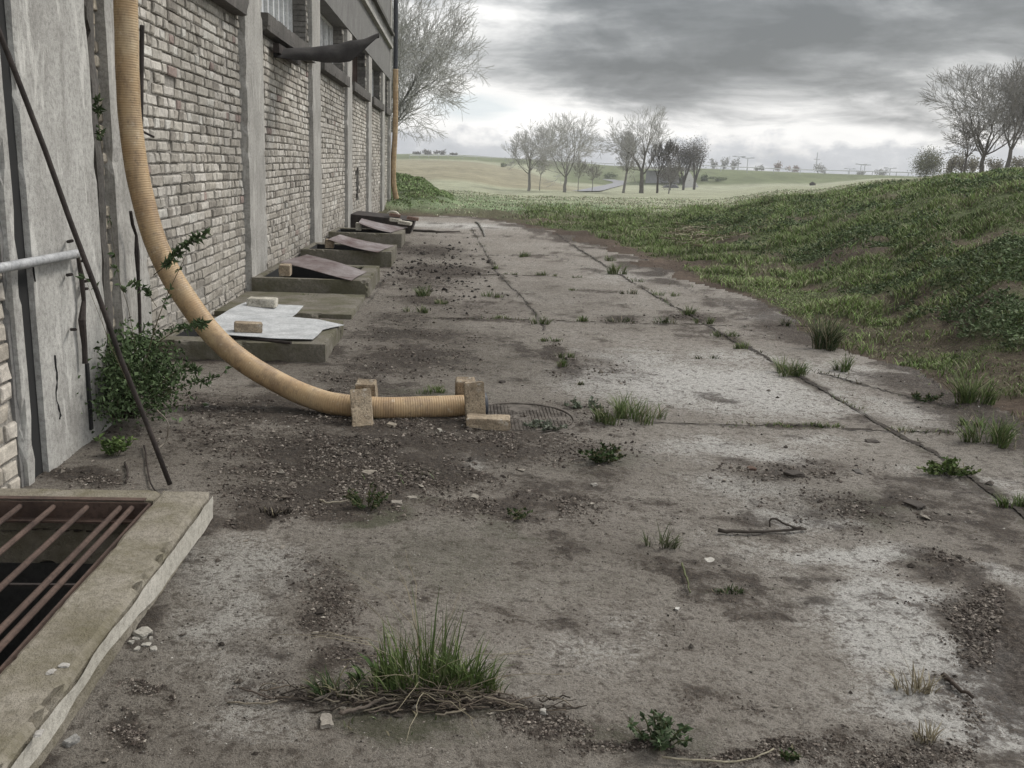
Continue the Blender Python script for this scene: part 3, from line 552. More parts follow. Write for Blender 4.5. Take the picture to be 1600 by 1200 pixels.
def brick_face(y0, y1, z0, z1, X, seed, parent, name='brick_panel', cuts=(), Lb=.25, Hc=.0815, tint=(1, 1, 1), smear=True, back=True):
    rs = np.random.default_rng(seed); m = MB(); nc = int((z1-z0)/Hc)+1
    base = np.array([(.46, .432, .385), (.53, .50, .455), (.40, .37, .325), (.35, .325, .285), (.27, .248, .218), (.31, .245, .22), (.58, .56, .515)])
    pr = [.31, .26, .19, .11, .06, .008, .062]; VV = []; CC = []
    for k in range(nc):
        z = z0+k*Hc; y = y0-rs.random()*Lb; mode = rs.random(); zt = min(z+Hc-.012, z1)
        if zt-z < .02: continue
        runp = .5
        while y < y1:
            hd = rs.random() < (.85 if mode < .6 else .3); Lq = (.122 if hd else Lb)*(1+.06*(rs.random()-.5)); ya, yb = max(y, y0), min(y+Lq-.014, y1)
            if yb-ya > .03:
                yc = (ya+yb)/2; zc_ = (z+zt)/2
                if not any(c[0] < yc < c[1] and c[2] < zc_ < c[3] for c in cuts):
                    if rs.random() > .006:
                        out = rs.normal(0, .0045); ch = .007+.006*rs.random(); jt = rs.normal(0, .0048, (4, 3)); jt[:, 0] *= .5
                        f = np.array([(X+out, ya+ch, z+ch), (X+out, yb-ch, z+ch), (X+out, yb-ch, zt-ch), (X+out, ya+ch, zt-ch)])+jt
                        wob = .006*math.sin(yc*1.3+k*.2)
                        bk = np.array([(X-.03, ya, z), (X-.03, yb, z), (X-.03, yb, zt), (X-.03, ya, zt)]); md = np.array([(X+out-.008, ya, z), (X+out-.008, yb, z), (X+out-.008, yb, zt), (X+out-.008, ya, zt)])+jt*.4
                        f[:, 2] += wob; md[:, 2] += wob; bk[:, 2] += wob
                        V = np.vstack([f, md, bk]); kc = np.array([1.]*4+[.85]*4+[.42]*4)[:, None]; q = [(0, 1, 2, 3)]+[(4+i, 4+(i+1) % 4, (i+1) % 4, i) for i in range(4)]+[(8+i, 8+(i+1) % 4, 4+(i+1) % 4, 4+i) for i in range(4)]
                        lum = float(fbm(np.array([yc*.6]), np.array([zc_*.9]), 3, 55)[0])
                        ci = rs.choice(7, p=pr); c = base[ci]*np.array([1.0, .995, .985])*(.90+.2*rs.random())*(.62+.72*lum)
                        if smear:
                            lo = max(0, 1-zc_/1.15)*.55*(.4+lum); c = c*(1-lo)+np.array((.27, .245, .21))*lo
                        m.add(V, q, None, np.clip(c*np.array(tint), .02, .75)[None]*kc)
            y += Lq
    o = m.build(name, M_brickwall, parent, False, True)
    if back:
        mm = MB(); n = max(2, int((y1-y0)/.05)); nz_ = max(2, int((z1-z0)/.05)); Yg, Zg = np.meshgrid(np.linspace(y0, y1, n), np.linspace(z0, z1, nz_), indexing='ij')
        low = np.clip(1.2-Zg, 0, 1)
        Xg = X-.019+(fbm(Yg*7, Zg*7, 4, seed)-.5)*.016+low*.016*fbm(Yg*2, Zg*2, 3, seed+2); i = np.arange(n-1)[:, None]*nz_+np.arange(nz_-1)[None]
        q = np.stack([i, i+nz_, i+nz_+1, i+1], -1).reshape(-1, 4); kq = np.ones(len(q), bool); P = np.stack([Xg, Yg, Zg], -1).reshape(-1, 3); cc = P[q].mean(1)
        for c in cuts: kq &= ~((cc[:, 1] > c[0]) & (cc[:, 1] < c[1]) & (cc[:, 2] > c[2]) & (cc[:, 2] < c[3]))
        mm.add(P, q[kq]); mo = mm.build('mortar', M_mortar, o, True)
    return o
ZS, ZW0, ZW1, ZL, ZL2, ZTOP = 2.78, 3.0, 3.85, 4.74, 5.12, 8.6
pil = [(6.16, 6.74)]; bays = []; edges = [10.0, 14.42, 18.84, 23.2, 27.4]; XE = atx(611.5, 230, XP+.02)[1]
for e in edges: pil.append((e, e+(.84 if e < 12 else .82)))
pil.append((XE-.55, XE))
for i in range(len(pil)-1): bays.append((pil[i][1], pil[i+1][0]))
# solid core behind the faces (closes the building)
core = MB(); xw = -2.50
core.box((-11.8, XE-.15, -.5), (-2.3, XE, ZTOP)); core.box((-11.95, -6, -.5), (-11.8, XE, ZTOP)); core.box((-11.8, -6, -.5), (-2.3, -5.85, ZTOP))
core.build('end_walls', M_beam, bld); MB_r = MB(); MB_r.box((-12.2, -6.3, ZTOP), (-1.9, XE+.3, ZTOP+.25)); MB_r.build('roof', M_dark, bld)
inn = MB(); inn.box((-2.95, -5.8, ZS), (-2.9, XE-.2, ZW1+.2)); inn.build('inner_wall', M_dark0, bld)
for i, (a, b) in enumerate(pil):
    if i == 0: slab_part('pillar', (-2.6, a, -.3), (-2.17, b, ZL-.9), M_pillar, bld, seed=i, chip=.007)
    elif i == len(pil)-1: slab_part('pillar', (-2.6, a, -.3), (XP+.02, b, ZTOP), M_pillar, bld, seed=i)
    else: slab_part('pillar', (-2.6, a, -.3), (XP, b, ZW1-.003), M_pillar, bld, seed=i, chip=.007)
for i, (a, b) in enumerate(bays):
    cut = [(a+.18, b-.14, ZS-.005, 9)] 
    hole = []
    if i == 2: pass
    if i == 3: hole = [(20.9, 21.6, .55, 1.25)]
    brick_face(a, b, -.1, ZW1, XB, 100+i, bld, cuts=cut+hole)
    if hole:
        h = hole[0]; mh = MB(); mh.box((-2.5, h[0]-.05, h[2]-.05), (-2.4, h[1]+.05, h[3]+.05)); mh.build('wall_opening', M_rustdark, bld)
        mh = MB(); mh.box((-2.40, h[1]-.02, h[2]), (XB-.015, h[1]+.02, h[3])); mh.build('opening_reveal', M_mortar, bld); mh = MB(); mh.box((-2.40, h[0]-.04, h[2]), (XB-.02, h[0], h[3])); mh.build('opening_reveal', M_mortar, bld)
    # window: sill, reveals, frame with panes
    wy0, wy1 = a+.2, b-.16
    slab_part('window_sill', (-2.46, a+.06, ZS), (XP+.055, b-.06, ZW0-.03), M_dark, bld, seed=20+i, chip=.008)
    win = empty('window', (-2.45, (wy0+wy1)/2, ZW0)); win.parent = bld; win.location = (-2.45+7, (wy0+wy1)/2-13, ZW0)
    g = MB(); g.box((-2.475, wy0, ZW0-.03), (-2.465, wy1, ZW1)); g.build('glass', M_glass, win)
    if i < 3:
        for k in range(0, 9, 1 if i == 1 else 2):
            pn = MB(); pn.box((-2.463, wy0+(wy1-wy0)*k/9+.016, ZW0+.03), (-2.456, wy0+(wy1-wy0)*(k+1)/9-.016, ZW1-.05)); pn.build('sky_glare_pane', M_pane, win)  # whitish pane with the sky reflection put into its colour
    f = MB()
    nb = 9
    for k in range(nb+1):
        yy = wy0+(wy1-wy0)*k/nb; t_ = .035 if k in (0, nb) else .014
        f.box((-2.462, yy-t_, ZW0-.03), (-2.41, yy+t_, ZW1))
    f.box((-2.46, wy0, ZW0-.028), (-2.405, wy1, ZW0+.03)); f.box((-2.46, wy0, ZW1-.05), (-2.406, wy1, ZW1-.002))
    f.build('frame', M_white if i != 3 else M_rust, win)
    # brick reveals at both ends
    for yy, s_ in ((wy1, 1), (wy0, -1)):
        mm = MB(); rs = np.random.default_rng(i*7+(s_ > 0))
        for k in range(12):
            z = ZW0-.03+k*.0745; y_a = yy if s_ > 0 else yy-.1
            mm.box((-2.46, y_a, z), (-2.225+rs.normal(0, .003), y_a+.1, min(z+.064, ZW1)), np.array((.17, .16, .145))*(.7+.6*rs.random()))
        mm.box((-2.47, (yy+.012 if s_ > 0 else yy-.1), ZW0-.04), (-2.24, (yy+.1 if s_ > 0 else yy-.012), ZW1), (.12, .11, .10)); mm.build('window_reveal', M_brickwall, bld, False, True)
slab_part('spandrel_beam', (-2.6, 4.97, ZW1), (XP+.012, XE-.56, ZL), M_beam, bld, seg=.3, seed=61)
slab_part('ledge', (-2.6, 4.97, ZL), (XP+.10, XE-.56, ZL+.10), M_pillar, bld, seg=.3, seed=62); slab_part('ledge', (-2.6, 4.97, ZL+.102), (XP+.05, XE-.56, ZL2), M_beam, bld, seg=.3, seed=63)
slab_part('ledge', (-2.6, 4.97, ZL2), (XP+.14, XE-.56, ZL2+.09), M_dark, bld, seg=.3, seed=64); slab_part('upper_wall', (-2.6, 4.97, ZL2+.09), (XP, XE-.56, ZTOP), M_beam, bld, seg=.35, seed=65)
# near end: broad protruding pillar with grooves, brick beyond it
XN = -1.84; YG0, YG1, YG2 = atx(50, 600, XN)[1], atx(66, 600, XN)[1], atx(37, 600, XN)[1]
slab_part('pillar', (-2.5, YG1, -.3), (XN, 4.97, ZTOP), M_pillar2, bld, seg=.035, seed=71, chip=.006, amp=.0018)
slab_part('pillar', (-2.5, YG2, -.3), (XN-.012, YG0, ZTOP), M_pillar2, bld, seg=.035, seed=72, chip=.007, amp=.002)
gm = MB(); gm.box((-2.4, YG0-.03, -.3), (XN-.028, YG1+.03, ZTOP)); gm.build('pillar_joint', M_dark0, bld)
slab_part('wall_strip', (-2.5, YG2-.03, -.3), (XN-.03, YG2+.01, ZTOP), M_beam, bld, seg=.08, seed=73)
brick_face(-5.8, YG2-.028, -.1, 4.2, -1.875, 210, bld, Hc=.0835, tint=(.88, .86, .84), smear=False)
slab_part('upper_wall', (-2.5, -5.8, 4.2), (-1.88, YG2-.05, ZTOP), M_beam, bld, seg=.35, seed=74)
brick_face(4.97, 6.17, -.1, ZTOP-.1, XB, 211, bld, tint=(.75, .72, .66), smear=False)
slab_part('wall_strip', (-2.5, 5.93, -.3), (XB+.03, 6.05, 4.7), M_dark, bld, seg=.06, seed=75, chip=.02, amp=.014)
# pillar cracks, conduit and slot
def crackline(pts, wdt, X0, name='crack'):
    m = MB(); P = [atx(px, py, X0) for px, py in pts]
    P2 = [P[0]]
    for a, b in zip(P[:-1], P[1:]):
        for k in range(1, 5): q = a+(b-a)*k/4; P2.append(q+np.array([0, random.uniform(-.006, .006), 0]))
    m.tube(P2, [wdt*(.3+.7*random.random()) for _ in P2], 5); return m.build(name, M_dark0, bld)
crackline([(86, 555), (90, 590), (88, 620), (95, 645), (94, 655)], .005, XN+.004); crackline([(52, 405), (55, 440)], .006, XN+.003)
m = MB(); c0 = atx(134, 568, XN); c1 = atx(139, 720, XN); m.box((XN-.03, c0[1]-.014, .06), (XN+.012, c0[1]+.012, c0[2])); m.build('slot', M_dark0, bld)
m = MB(); P = [atx(px, py, XN+.03) for px, py in [(120, 392), (127, 430), (131, 470), (128, 500), (132, 540), (133, 568)]]; m.tube(P, [.008, .013, .011, .019, .014, .014], 8)
for px, py in ((113, 378), (135, 408), (137, 440), (136, 452), (118, 515), (112, 430)):
    q = atx(px, py, XN+.03); m.tube([q+np.array([-.02, .0, 0]), q+np.array([.02, -.05, .01])], .008, 6)
m.build('conduit', M_rustdark, bld)
m = MB(); P = [atx(px, py, -2.10) for px, py in [(204, 330), (207, 350), (213, 368), (214, 395), (216, 430), (218, 480), (219, 520), (220, 560)]]; m.tube(P, [.011, .012, .010, .018, .012, .012, .011, .010], 8); m.build('conduit', M_rustdark, bld)
m = MB(); P = [atx(px, py, -2.15) for px, py in [(222, 40), (221, 120), (220, 205), (222, 240)]]; m.tube(P, .016, 8); m.build('conduit', M_rustdark, bld)
m = MB(); m.tube([atx(222, 205, -2.2), atx(240, 214, -2.05)], .008, 6); m.build('bracket', M_rustdark, bld)
# black rain pipe at the far corner
m = MB(); a_ = aty(618, 108, XE-.1); m.tube([a_, a_+np.array([-.01, 0, 5.])], .07, 12); m.build('rain_pipe', M_black, bld)
# bent sheet canopy
Yc = 11.6; us = np.linspace(0, 1, 30); pxs = 427+165*us
Tp = np.interp(pxs, [427, 485, 540, 570, 592], [78, 75.5, 66, 59, 53]); Bp = np.interp(pxs, [427, 445, 485, 530, 548, 572, 592], [89, 91, 94, 98.5, 94, 76, 54.5])
V = []; nv = 16
for i in range(30):
    T_ = aty(pxs[i], Tp[i], Yc+.15); B_ = aty(pxs[i], Bp[i], Yc)
    for j in range(8):
        v_ = j/7; p = B_*(1-v_)+T_*v_; p[1] -= .10*math.sin(v_*math.pi)*us[i]*(1-us[i])*3; p[2] += .012*math.sin(us[i]*23+v_*4)*us[i]; V.append(p)
    for j in range(1, 9):
        v_ = j/8; p = T_.copy(); p[1] += v_*(1.25-1.2*us[i]); p[2] += .10*v_*(1-us[i])-.04*v_*us[i]+.02*math.sin(v_*5+us[i]*4); V.append(p)
V = np.array(V); q = []; m = MB()
for i in range(29):
    for j in range(nv-1): a = i*nv+j; q.append((a, a+nv, a+nv+1, a+1))
m.add(V, q); m.add(V+np.array([0, .006, -.006]), np.array(q)[:, ::-1])
m.build('sheet', M_canopy, can := empty('canopy', (-2.16, 12.2, 2.65), 'bent dark rusty sheet metal canopy jutting from the brick wall below the windows', 'canopy'), True)
m = MB(); m.box((-2.17, 11.5, 2.62), (-2.10, 13.0, 2.72)); m.tube([(-2.15, 11.7, 2.60), (-1.6, 11.7, 2.60)], .012, 6); m.build('wall_bracket', M_rustdark, can)

# ------------------------------------------------------------------ near pit with grate
npit = empty('light_well', ((NP['x0']+NP['x1'])/2, NP['y1']-1, 0), 'concrete kerb and dark light well under a rusty bar grate, bottom left corner', 'light well')
a, b = NP['x1'], NP['y1']; ia, ib = NP['ix1']+.045, NP['iy1']+.04
slab_part('kerb', (ia, NP['y0'], -.15), (a, b, .13), M_kerb, npit, seg=.02, amp=.005, chip=.020, seed=81)
slab_part('kerb', (NP['x0'], ib, -.15), (ia+.002, b-.004, .128), M_kerb, npit, seg=.025, amp=.004, chip=.008, seed=82)
pf = MB()
ys = np.linspace(b-.02, NP['y0'], 80); zs = np.linspace(.0, .125, 7)
Y_, Z_ = np.meshgrid(ys, zs, indexing='ij'); lo = .018+.075*fbm(Y_*2.5, Y_*0, 4, 5)*sst(b-.3, b-1.2, Y_); keepz = Z_*1.; Z2 = lo+(.122-lo-.02*fbm(Y_*5, Y_*0+3, 3, 8))*(Z_/.125)
Xs = a+.010+(fbm(Y_*9, Z2*9, 4, 3)-.5)*.012; i_ = np.arange(79)[:, None]*7+np.arange(6)[None]
pf.add(np.stack([Xs, Y_, Z2], -1).reshape(-1, 3), np.stack([i_, i_+7, i_+8, i_+1], -1).reshape(-1, 4)[:, ::-1]); pf.build('render_coat', M_pitface, npit, True)
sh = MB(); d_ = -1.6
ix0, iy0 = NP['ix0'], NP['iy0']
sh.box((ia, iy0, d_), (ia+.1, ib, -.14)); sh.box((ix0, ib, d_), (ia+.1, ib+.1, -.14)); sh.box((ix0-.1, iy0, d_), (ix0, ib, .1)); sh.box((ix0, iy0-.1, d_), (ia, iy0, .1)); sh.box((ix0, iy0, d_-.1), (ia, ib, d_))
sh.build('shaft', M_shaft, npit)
fr = MB(); zt = .122
fr.box((ia-.012, iy0, zt-.05), (ia-.004, ib-.01, zt)); fr.box((ia-.045, iy0, zt-.052), (ia-.012, ib-.03, zt-.044)); fr.box((ix0, ib-.016, zt-.07), (ia-.014, ib-.008, zt+.001)); fr.box((ix0, ib-.05, zt-.072), (ia-.046, ib-.017, zt-.064))
fr.box((ix0, ib-.008, zt+.0055), (ia-.03, ib+.022, zt+.0095))
fr.build('frame', M_rust, npit)
bars = []
k = 0; x_ = ia-.075
while x_ > ix0:
    br_ = MB(); br_.tube([(x_, iy0, zt-.018), (x_, ib-.018, zt-.018)], .0105, 8); br_.build('bar', M_rust, npit); x_ -= (.045 if k == 0 else .125); k += 1
for yc in (gnd(60, 906, .11)[1], gnd(60, 906, .11)[1]-1.0):
    cb = MB(); cb.box((ix0, yc-.006, zt-.034), (ia-.013, yc+.006, zt-.026)); cb.build('cross_bar', M_rustdark, npit)
# ------------------------------------------------------------------ pits along the wall
plabel = ['low concrete light well with a whitish sheet and two bricks on it', 'mossy concrete light well under a tilted rust red sheet', 'concrete light well with a grey curled sheet, third along the wall', 'concrete light well with dark bowed sheet, fourth along the wall']
for i, (x0, x1, y0, y1, h) in enumerate(PITS):
    p = empty('light_well', ((x0+x1)/2, (y0+y1)/2, 0), plabel[i], 'light well', 'light wells along the wall')
    t_ = .19
    kw = dict(seg=.03, amp=.004, chip=.009)
    slab_part('kerb', (x0+.04, y0, -.1), (x1, y0+(t_ if i == 0 else .09), h), M_pit, p, seed=i*9+1, **kw); slab_part('kerb', (x0+.04, y1-t_, -.1), (x1, y1, h-.002), M_pit, p, seed=i*9+2, **kw)
    slab_part('kerb', (x1-t_, y0+.08, -.1), (x1-.003, y1-t_+.01, h-.003), M_pit, p, seed=i*9+3, **kw); slab_part('kerb', (x0+.04, y0+.08, -.1), (x0+.12, y1-t_+.01, h-.004), M_pit, p, seed=i*9+4, **kw)
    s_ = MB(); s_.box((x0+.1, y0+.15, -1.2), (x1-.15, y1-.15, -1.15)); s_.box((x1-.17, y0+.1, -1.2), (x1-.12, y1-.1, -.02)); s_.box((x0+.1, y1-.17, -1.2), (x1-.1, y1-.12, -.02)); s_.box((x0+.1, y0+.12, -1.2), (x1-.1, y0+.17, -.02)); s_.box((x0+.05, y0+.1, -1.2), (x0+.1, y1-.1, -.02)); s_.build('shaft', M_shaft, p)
    tt = (t_ if i == 0 else .09)+.004; s_ = MB(); s_.box((x0+.121, y0+tt-.002, -.1), (x1-t_-.002, y0+tt+.004, h-.02)); s_.box((x1-t_-.008, y0+tt, -.1), (x1-t_-.002, y1-t_, h-.02)); s_.box((x0+.121, y1-t_-.008, -.1), (x1-t_, y1-t_-.002, h-.02)); s_.box((x0+.121, y0+tt, -.1), (x0+.127, y1-t_, h-.02)); s_.build('shade_panels', M_dark0, p)  # added black panels paint the shade under the cover sheets
# raised slab between first and second
m = rough_slab((-2.2, 8.55, -.1), (-.95, 9.9, .055), .04, .006, .012, 91); o = m.build('threshold_slab', M_pit); tag(o, 'low damp mossy concrete slab at the wall between the first two light wells', 'slab'); recentre(o)
def sheet(name, pts, thick, mat, label, bend=None, n=18, cat='metal sheet'):
    """pts: four corners (3D) a,b,c,d; bilinear patch with bend(u,v)->dz"""
    a, b, c, d = [np.array(p, float) for p in pts]; V = []
    for i in range(n):
        for j in range(n):
            u_, v_ = i/(n-1), j/(n-1); p = (a*(1-u_)+b*u_)*(1-v_)+(d*(1-u_)+c*u_)*v_
            if bend: p = p+np.array(bend(u_, v_))
            V.append(p)
    V = np.array(V); i = np.arange(n-1)[:, None]*n+np.arange(n-1)[None]; q = np.stack([i, i+n, i+n+1, i+1], -1).reshape(-1, 4)
    bd = [k*n for k in range(n)]+[(n-1)*n+k for k in range(1, n)]+[k*n+n-1 for k in range(n-2, -1, -1)]+[k for k in range(n-2, 0, -1)]
    m = MB(); N_ = len(V); e = [(bd[k], bd[(k+1) % len(bd)], bd[(k+1) % len(bd)]+N_, bd[k]+N_) for k in range(len(bd))]
    m.add(np.vstack([V, V-np.array([0, 0, thick])]), np.vstack([q, q[:, ::-1]+N_, np.array(e)[:, ::-1]])); o = m.build(name, mat); tag(o, label, cat); return recentre(o)
def polysheet(name, poly, thick, mat, label, cat='metal sheet', wav=.004):
    P = [np.array(p, float) for p in poly]; bm = bmesh.new(); vs = [bm.verts.new(p) for p in P]; f = bm.faces.new(vs)
    bmesh.ops.triangulate(bm, faces=bm.faces[:]); bmesh.ops.subdivide_edges(bm, edges=bm.edges[:], cuts=4, use_grid_fill=True)
    for v_ in bm.verts: v_.co.z += wav*2*(mn.noise(v_.co*4)); 
    r = bmesh.ops.extrude_face_region(bm, geom=bm.faces[:]); 
    for v_ in r['geom']:
        if isinstance(v_, bmesh.types.BMVert): v_.co.z += thick
    bmesh.ops.recalc_face_normals(bm, faces=bm.faces[:])
    me = bpy.data.meshes.new(name); bm.to_mesh(me); bm.free(); me.materials.append(mat); o = bpy.data.objects.new(name, me); col.objects.link(o); tag(o, label, cat); return recentre(o)
hp = PITS[0][4]+.012
poly = [gnd(x, y, hp+dz_) for x, y, dz_ in [(330, 500, .03), (338, 522, .03), (420, 529, .008), (489, 531, .0), (497, 524, 0), (504, 515, 0), (538, 507, 0), (500, 501, 0), (456, 496, .01), (474, 479, .015), (430, 475, .03), (387, 472, .04), (362, 483, .05), (345, 492, .05)]]
polysheet('cover_sheet', poly, .004, M_sheet, 'whitish weathered sheet with ragged corner lying on the nearest light well', wav=.005)
m = MB(); A_ = gnd(338, 524, hp-.004); B_ = gnd(455, 536, hp-.004); m.tube([A_, B_], .011, 6); o = m.build('iron_strip', M_rustdark); tag(o, 'dark rusty iron strip under the near edge of the whitish sheet', 'iron bar'); recentre(o)
h = PITS[1][4]+.01
sheet('cover_sheet', [gnd(437, 410, h+.10), gnd(549, 438, h+.0), gnd(573, 424, h+.0), gnd(480, 397, h+.14)], .005, M_rustsheet, 'rust red steel sheet propped up on a brick over the second light well', lambda u_, v_: (0, 0, .006*math.sin(u_*3.1)+.004*math.sin(v_*5+u_*6)))
h = PITS[2][4]+.01
sheet('cover_sheet', [gnd(513, 374, h+.12), gnd(590, 394, h+.0), gnd(616, 383, h+.0), gnd(531, 366, h+.17)], .005, M_rustsheet, 'grey and rust steel sheet curling up at the wall over the third light well', lambda u_, v_: (0, 0, -.018*math.sin(u_*3.1)+.004*math.sin(v_*5)))
h = PITS[3][4]+.01
sheet('cover_sheet', [gnd(560, 348, h+.13), gnd(610, 363, h), gnd(637, 355, h), gnd(565, 341, h+.17)], .006, M_rustsheet, 'grey steel sheet sagging over the fourth light well', lambda u_, v_: (0, 0, -.02*math.sin(u_*3.1)))
for i, (px, h) in enumerate([(502, PITS[2][4]), (547, PITS[3][4])]): pass
# far dark tank covered with boards and tiles
Y5 = 19.3
fw = empty('light_well', (-1.5, Y5+.5, 0), 'dark steel sided light well topped with bricks and a curved tile', 'light well', 'light wells along the wall')
m = MB(); V = np.array([(-2.15, Y5, 0), (-.95, Y5, 0), (-.95, Y5+1.3, 0), (-2.15, Y5+1.3, 0), (-2.15, Y5-.05, .36), (-.86, Y5-.05, .27), (-.86, Y5+1.35, .27), (-2.15, Y5+1.35, .36)]); m.add(V, [(0, 3, 2, 1), (4, 5, 6, 7), (0, 1, 5, 4), (1, 2, 6, 5), (2, 3, 7, 6), (3, 0, 4, 7)]); m.build('steel_casing', M_rustdark, fw)
# ------------------------------------------------------------------ bricks
def brick_obj(centre, dims, rot, mat, label, seed=0, name='brick', group=None):
    bm = bmesh.new(); bmesh.ops.create_cube(bm, size=1)
    for v_ in bm.verts: v_.co = Vector((v_.co.x*dims[0], v_.co.y*dims[1], v_.co.z*dims[2]))
    bmesh.ops.bevel(bm, geom=bm.edges[:], offset=.005, segments=2, affect='EDGES'); bmesh.ops.subdivide_edges(bm, edges=[e for e in bm.edges if e.calc_length() > .04], cuts=5, use_grid_fill=True)
    for v_ in bm.verts: v_.co += v_.normal*0+mn.noise_vector(v_.co*22+Vector((seed, 0, 0)))*.0042+mn.noise_vector(v_.co*60+Vector((seed, 3, 0)))*.0020
    me = bpy.data.meshes.new(name); bm.to_mesh(me); bm.free(); me.materials.append(mat); o = bpy.data.objects.new(name, me); col.objects.link(o)
    o.location = tuple(centre); o.rotation_euler = tuple(R(a) for a in rot); return tag(o, label, 'brick', group)
gA = gnd(568, 668)
brick_obj((gA[0]-.015, gA[1]+.055, .085), (.115, .075, .235), (-38, -6, 4), M_lb, 'mossy buff brick leaning on the near side of the yellow pipe at its bend', 1)
g2 = gnd(575, 634); brick_obj((g2[0]+.0, 5.43, .075), (.115, .075, .20), (22, 0, -6), M_lb, 'buff brick behind the yellow pipe at its bend', 2)
g3 = gnd(741, 654); brick_obj((g3[0]-.002, 5.155, .118), (.115, .070, .235), (-9, -4, 3), M_lb, 'buff brick standing on end against the pipe near its dark end', 3)
brick_obj((g3[0]-.055, 5.42, .095), (.115, .075, .215), (16, 0, 5), M_lb, 'buff brick standing behind the pipe near its dark end', 4)
g4 = gnd(763, 675); brick_obj((g4[0]+.0, min(g4[1]+.058, 5.05), .038), (.245, .115, .07), (0, 0, -2), M_lb, 'buff brick lying flat on the ground at the pipe end', 5)
g = gnd(408, 482, hp+.03); brick_obj((g[0], g[1]+.06, hp+.075), (.24, .13, .075), (0, 0, -3), M_lb2, 'pale whole brick on the far half of the whitish sheet', 6)
g = gnd(386, 520, hp+.02); brick_obj((g[0], g[1]+.05, hp+.055), (.20, .115, .07), (0, 3, 14), M_lb, 'worn buff brick on the near half of the whitish sheet', 7)
g = gnd(441, 432, PITS[1][4]); brick_obj((g[0]+.02, g[1]+.08, PITS[1][4]+.062), (.115, .20, .12), (0, 0, 3), M_lb, 'brick propping up the rust red sheet', 8)
g = gnd(512, 388, PITS[2][4]); brick_obj((g[0]+.02, g[1]+.08, PITS[2][4]+.062), (.12, .20, .12), (0, 0, 3), M_lb, 'brick propping up the grey curled sheet', 9)
g = gnd(558, 360, PITS[3][4]); brick_obj((g[0]+.02, g[1]+.08, PITS[3][4]+.065), (.10, .20, .13), (0, 0, 3), M_lb2, 'pale brick propping up the sagging sheet', 10)
for px, py, mm_, lab, rz in [(618, 343, M_lb2, 'pale flat tile piece in the middle of the farthest light well', 10), (633, 346, M_lb2, 'pale flat tile piece nearest the yard on the farthest light well', -12), (617, 336, M_lb3, 'red brick at the back of the farthest light well by the wall', 3), (645, 339, M_lb3, 'red brick at the back of the farthest light well by the yard', -4)]:
    hh = .36; g = gnd(px, py, hh); brick_obj((g[0], min(g[1], Y5+1.1), .30+.03+(-g[0]-.9)*.07), (.23, .17, .06), (0, 6, rz), mm_, lab, px)
m = MB(); g = gnd(601, 343, .4)
V = []; n = 14
for k in range(n+1):
    a_ = R(-10+150*k/n)
    for yy in (-.12, .12):
        for rr in (.13, .112): V.append((g[0]+rr*math.cos(a_)*1.1-.02, Y5+.35+yy, .33+rr*math.sin(a_)*.8))
q = []
for k in range(n):
    b0_ = k*4; c0_ = b0_+4; q += [(b0_, b0_+2, c0_+2, c0_), (b0_+1, c0_+1, c0_+3, b0_+3), (b0_, c0_, c0_+1, b0_+1), (b0_+2, b0_+3, c0_+3, c0_+2)]
q += [(0, 1, 3, 2), (n*4, n*4+2, n*4+3, n*4+1)]
m.add(V, q); o = m.build('curved_tile', M_lb2); tag(o, 'pale curved roof tile on the farthest light well', 'tile'); recentre(o)

# ------------------------------------------------------------------ yellow pipe
def spline(P, n):
    P = np.array(P, float); P = np.vstack([2*P[0]-P[1], P, 2*P[-1]-P[-2]]); out = []
    for i in range(1, len(P)-2):
        t = np.linspace(0, 1, n, endpoint=False)[:, None]; a, b, c, d = P[i-1], P[i], P[i+1], P[i+2]
        out.append(.5*((2*b)+(-a+c)*t+(2*a-5*b+4*c-d)*t*t+(-a+3*b-3*c+d)*t**3))
    out.append(P[-2][None]); return np.concatenate(out)
def resample(P, step):
    d = np.concatenate([[0], np.cumsum(np.linalg.norm(np.diff(P, axis=0), axis=1))]); s = np.arange(0, d[-1], step); return np.stack([np.interp(s, d, P[:, k]) for k in range(3)], 1), s
PR = .064
ctl = [aty(x, y, Y_) for x, y, Y_ in [(195, -130, 5.62), (196, -60, 5.62), (197, 20, 5.62), (200, 110, 5.61), (206, 200, 5.60), (223, 300, 5.57), (254, 400, 5.53), (316, 500, 5.47), (376, 560, 5.42), (445, 602, 5.36)]]
ctl += [gnd(500, 625, PR+.02), gnd(545, 634, PR+.005), gnd(610, 637, PR), gnd(680, 635.5, PR), gnd(752, 633, PR+.002)]
top_ = ctl[0].copy(); ctl = [top_+np.array([0, 0, 3.0]), top_+np.array([0, 0, 1.5])]+ctl
ctl[0][2] = 8.3
P, s_ = resample(spline(ctl, 24), .0034)
rr = PR*(1+.017*np.sin(s_/.0136*2*np.pi)+.010*(fbm(s_*2.3, s_*0, 4, 171)-.5)*2); P = P+np.stack([(fbm(s_*1.7, s_*0+k, 3, 173+k)-.5)*.022*sst(.05, .5, np.abs(s_-s_[-1])) for k in range(3)], 1)*np.array([1, 1, .5])
dp = empty('drain_pipe', tuple(gnd(600, 640)), 'long yellow corrugated drain pipe hanging down the wall and curving out over the ground', 'drain pipe')
m = MB(); m.tube(P, rr, 28, cap=False); m.build('hose', M_pipe, dp, True)
e = P[-1]; t_ = P[-1]-P[-3]; t_ /= np.linalg.norm(t_); m = MB(); m.tube([e-t_*.012, e-t_*.010, e+t_*.002, e+t_*.028, e+t_*.03, e+t_*.03], [PR, PR*1.10, PR*1.13, PR*1.13, PR*1.05, PR*.86], 28, cap=False); m.tube([e+t_*.028, e-t_*.05], PR*.86, 24, cap=True); m.build('end_ring', M_black, dp, True)
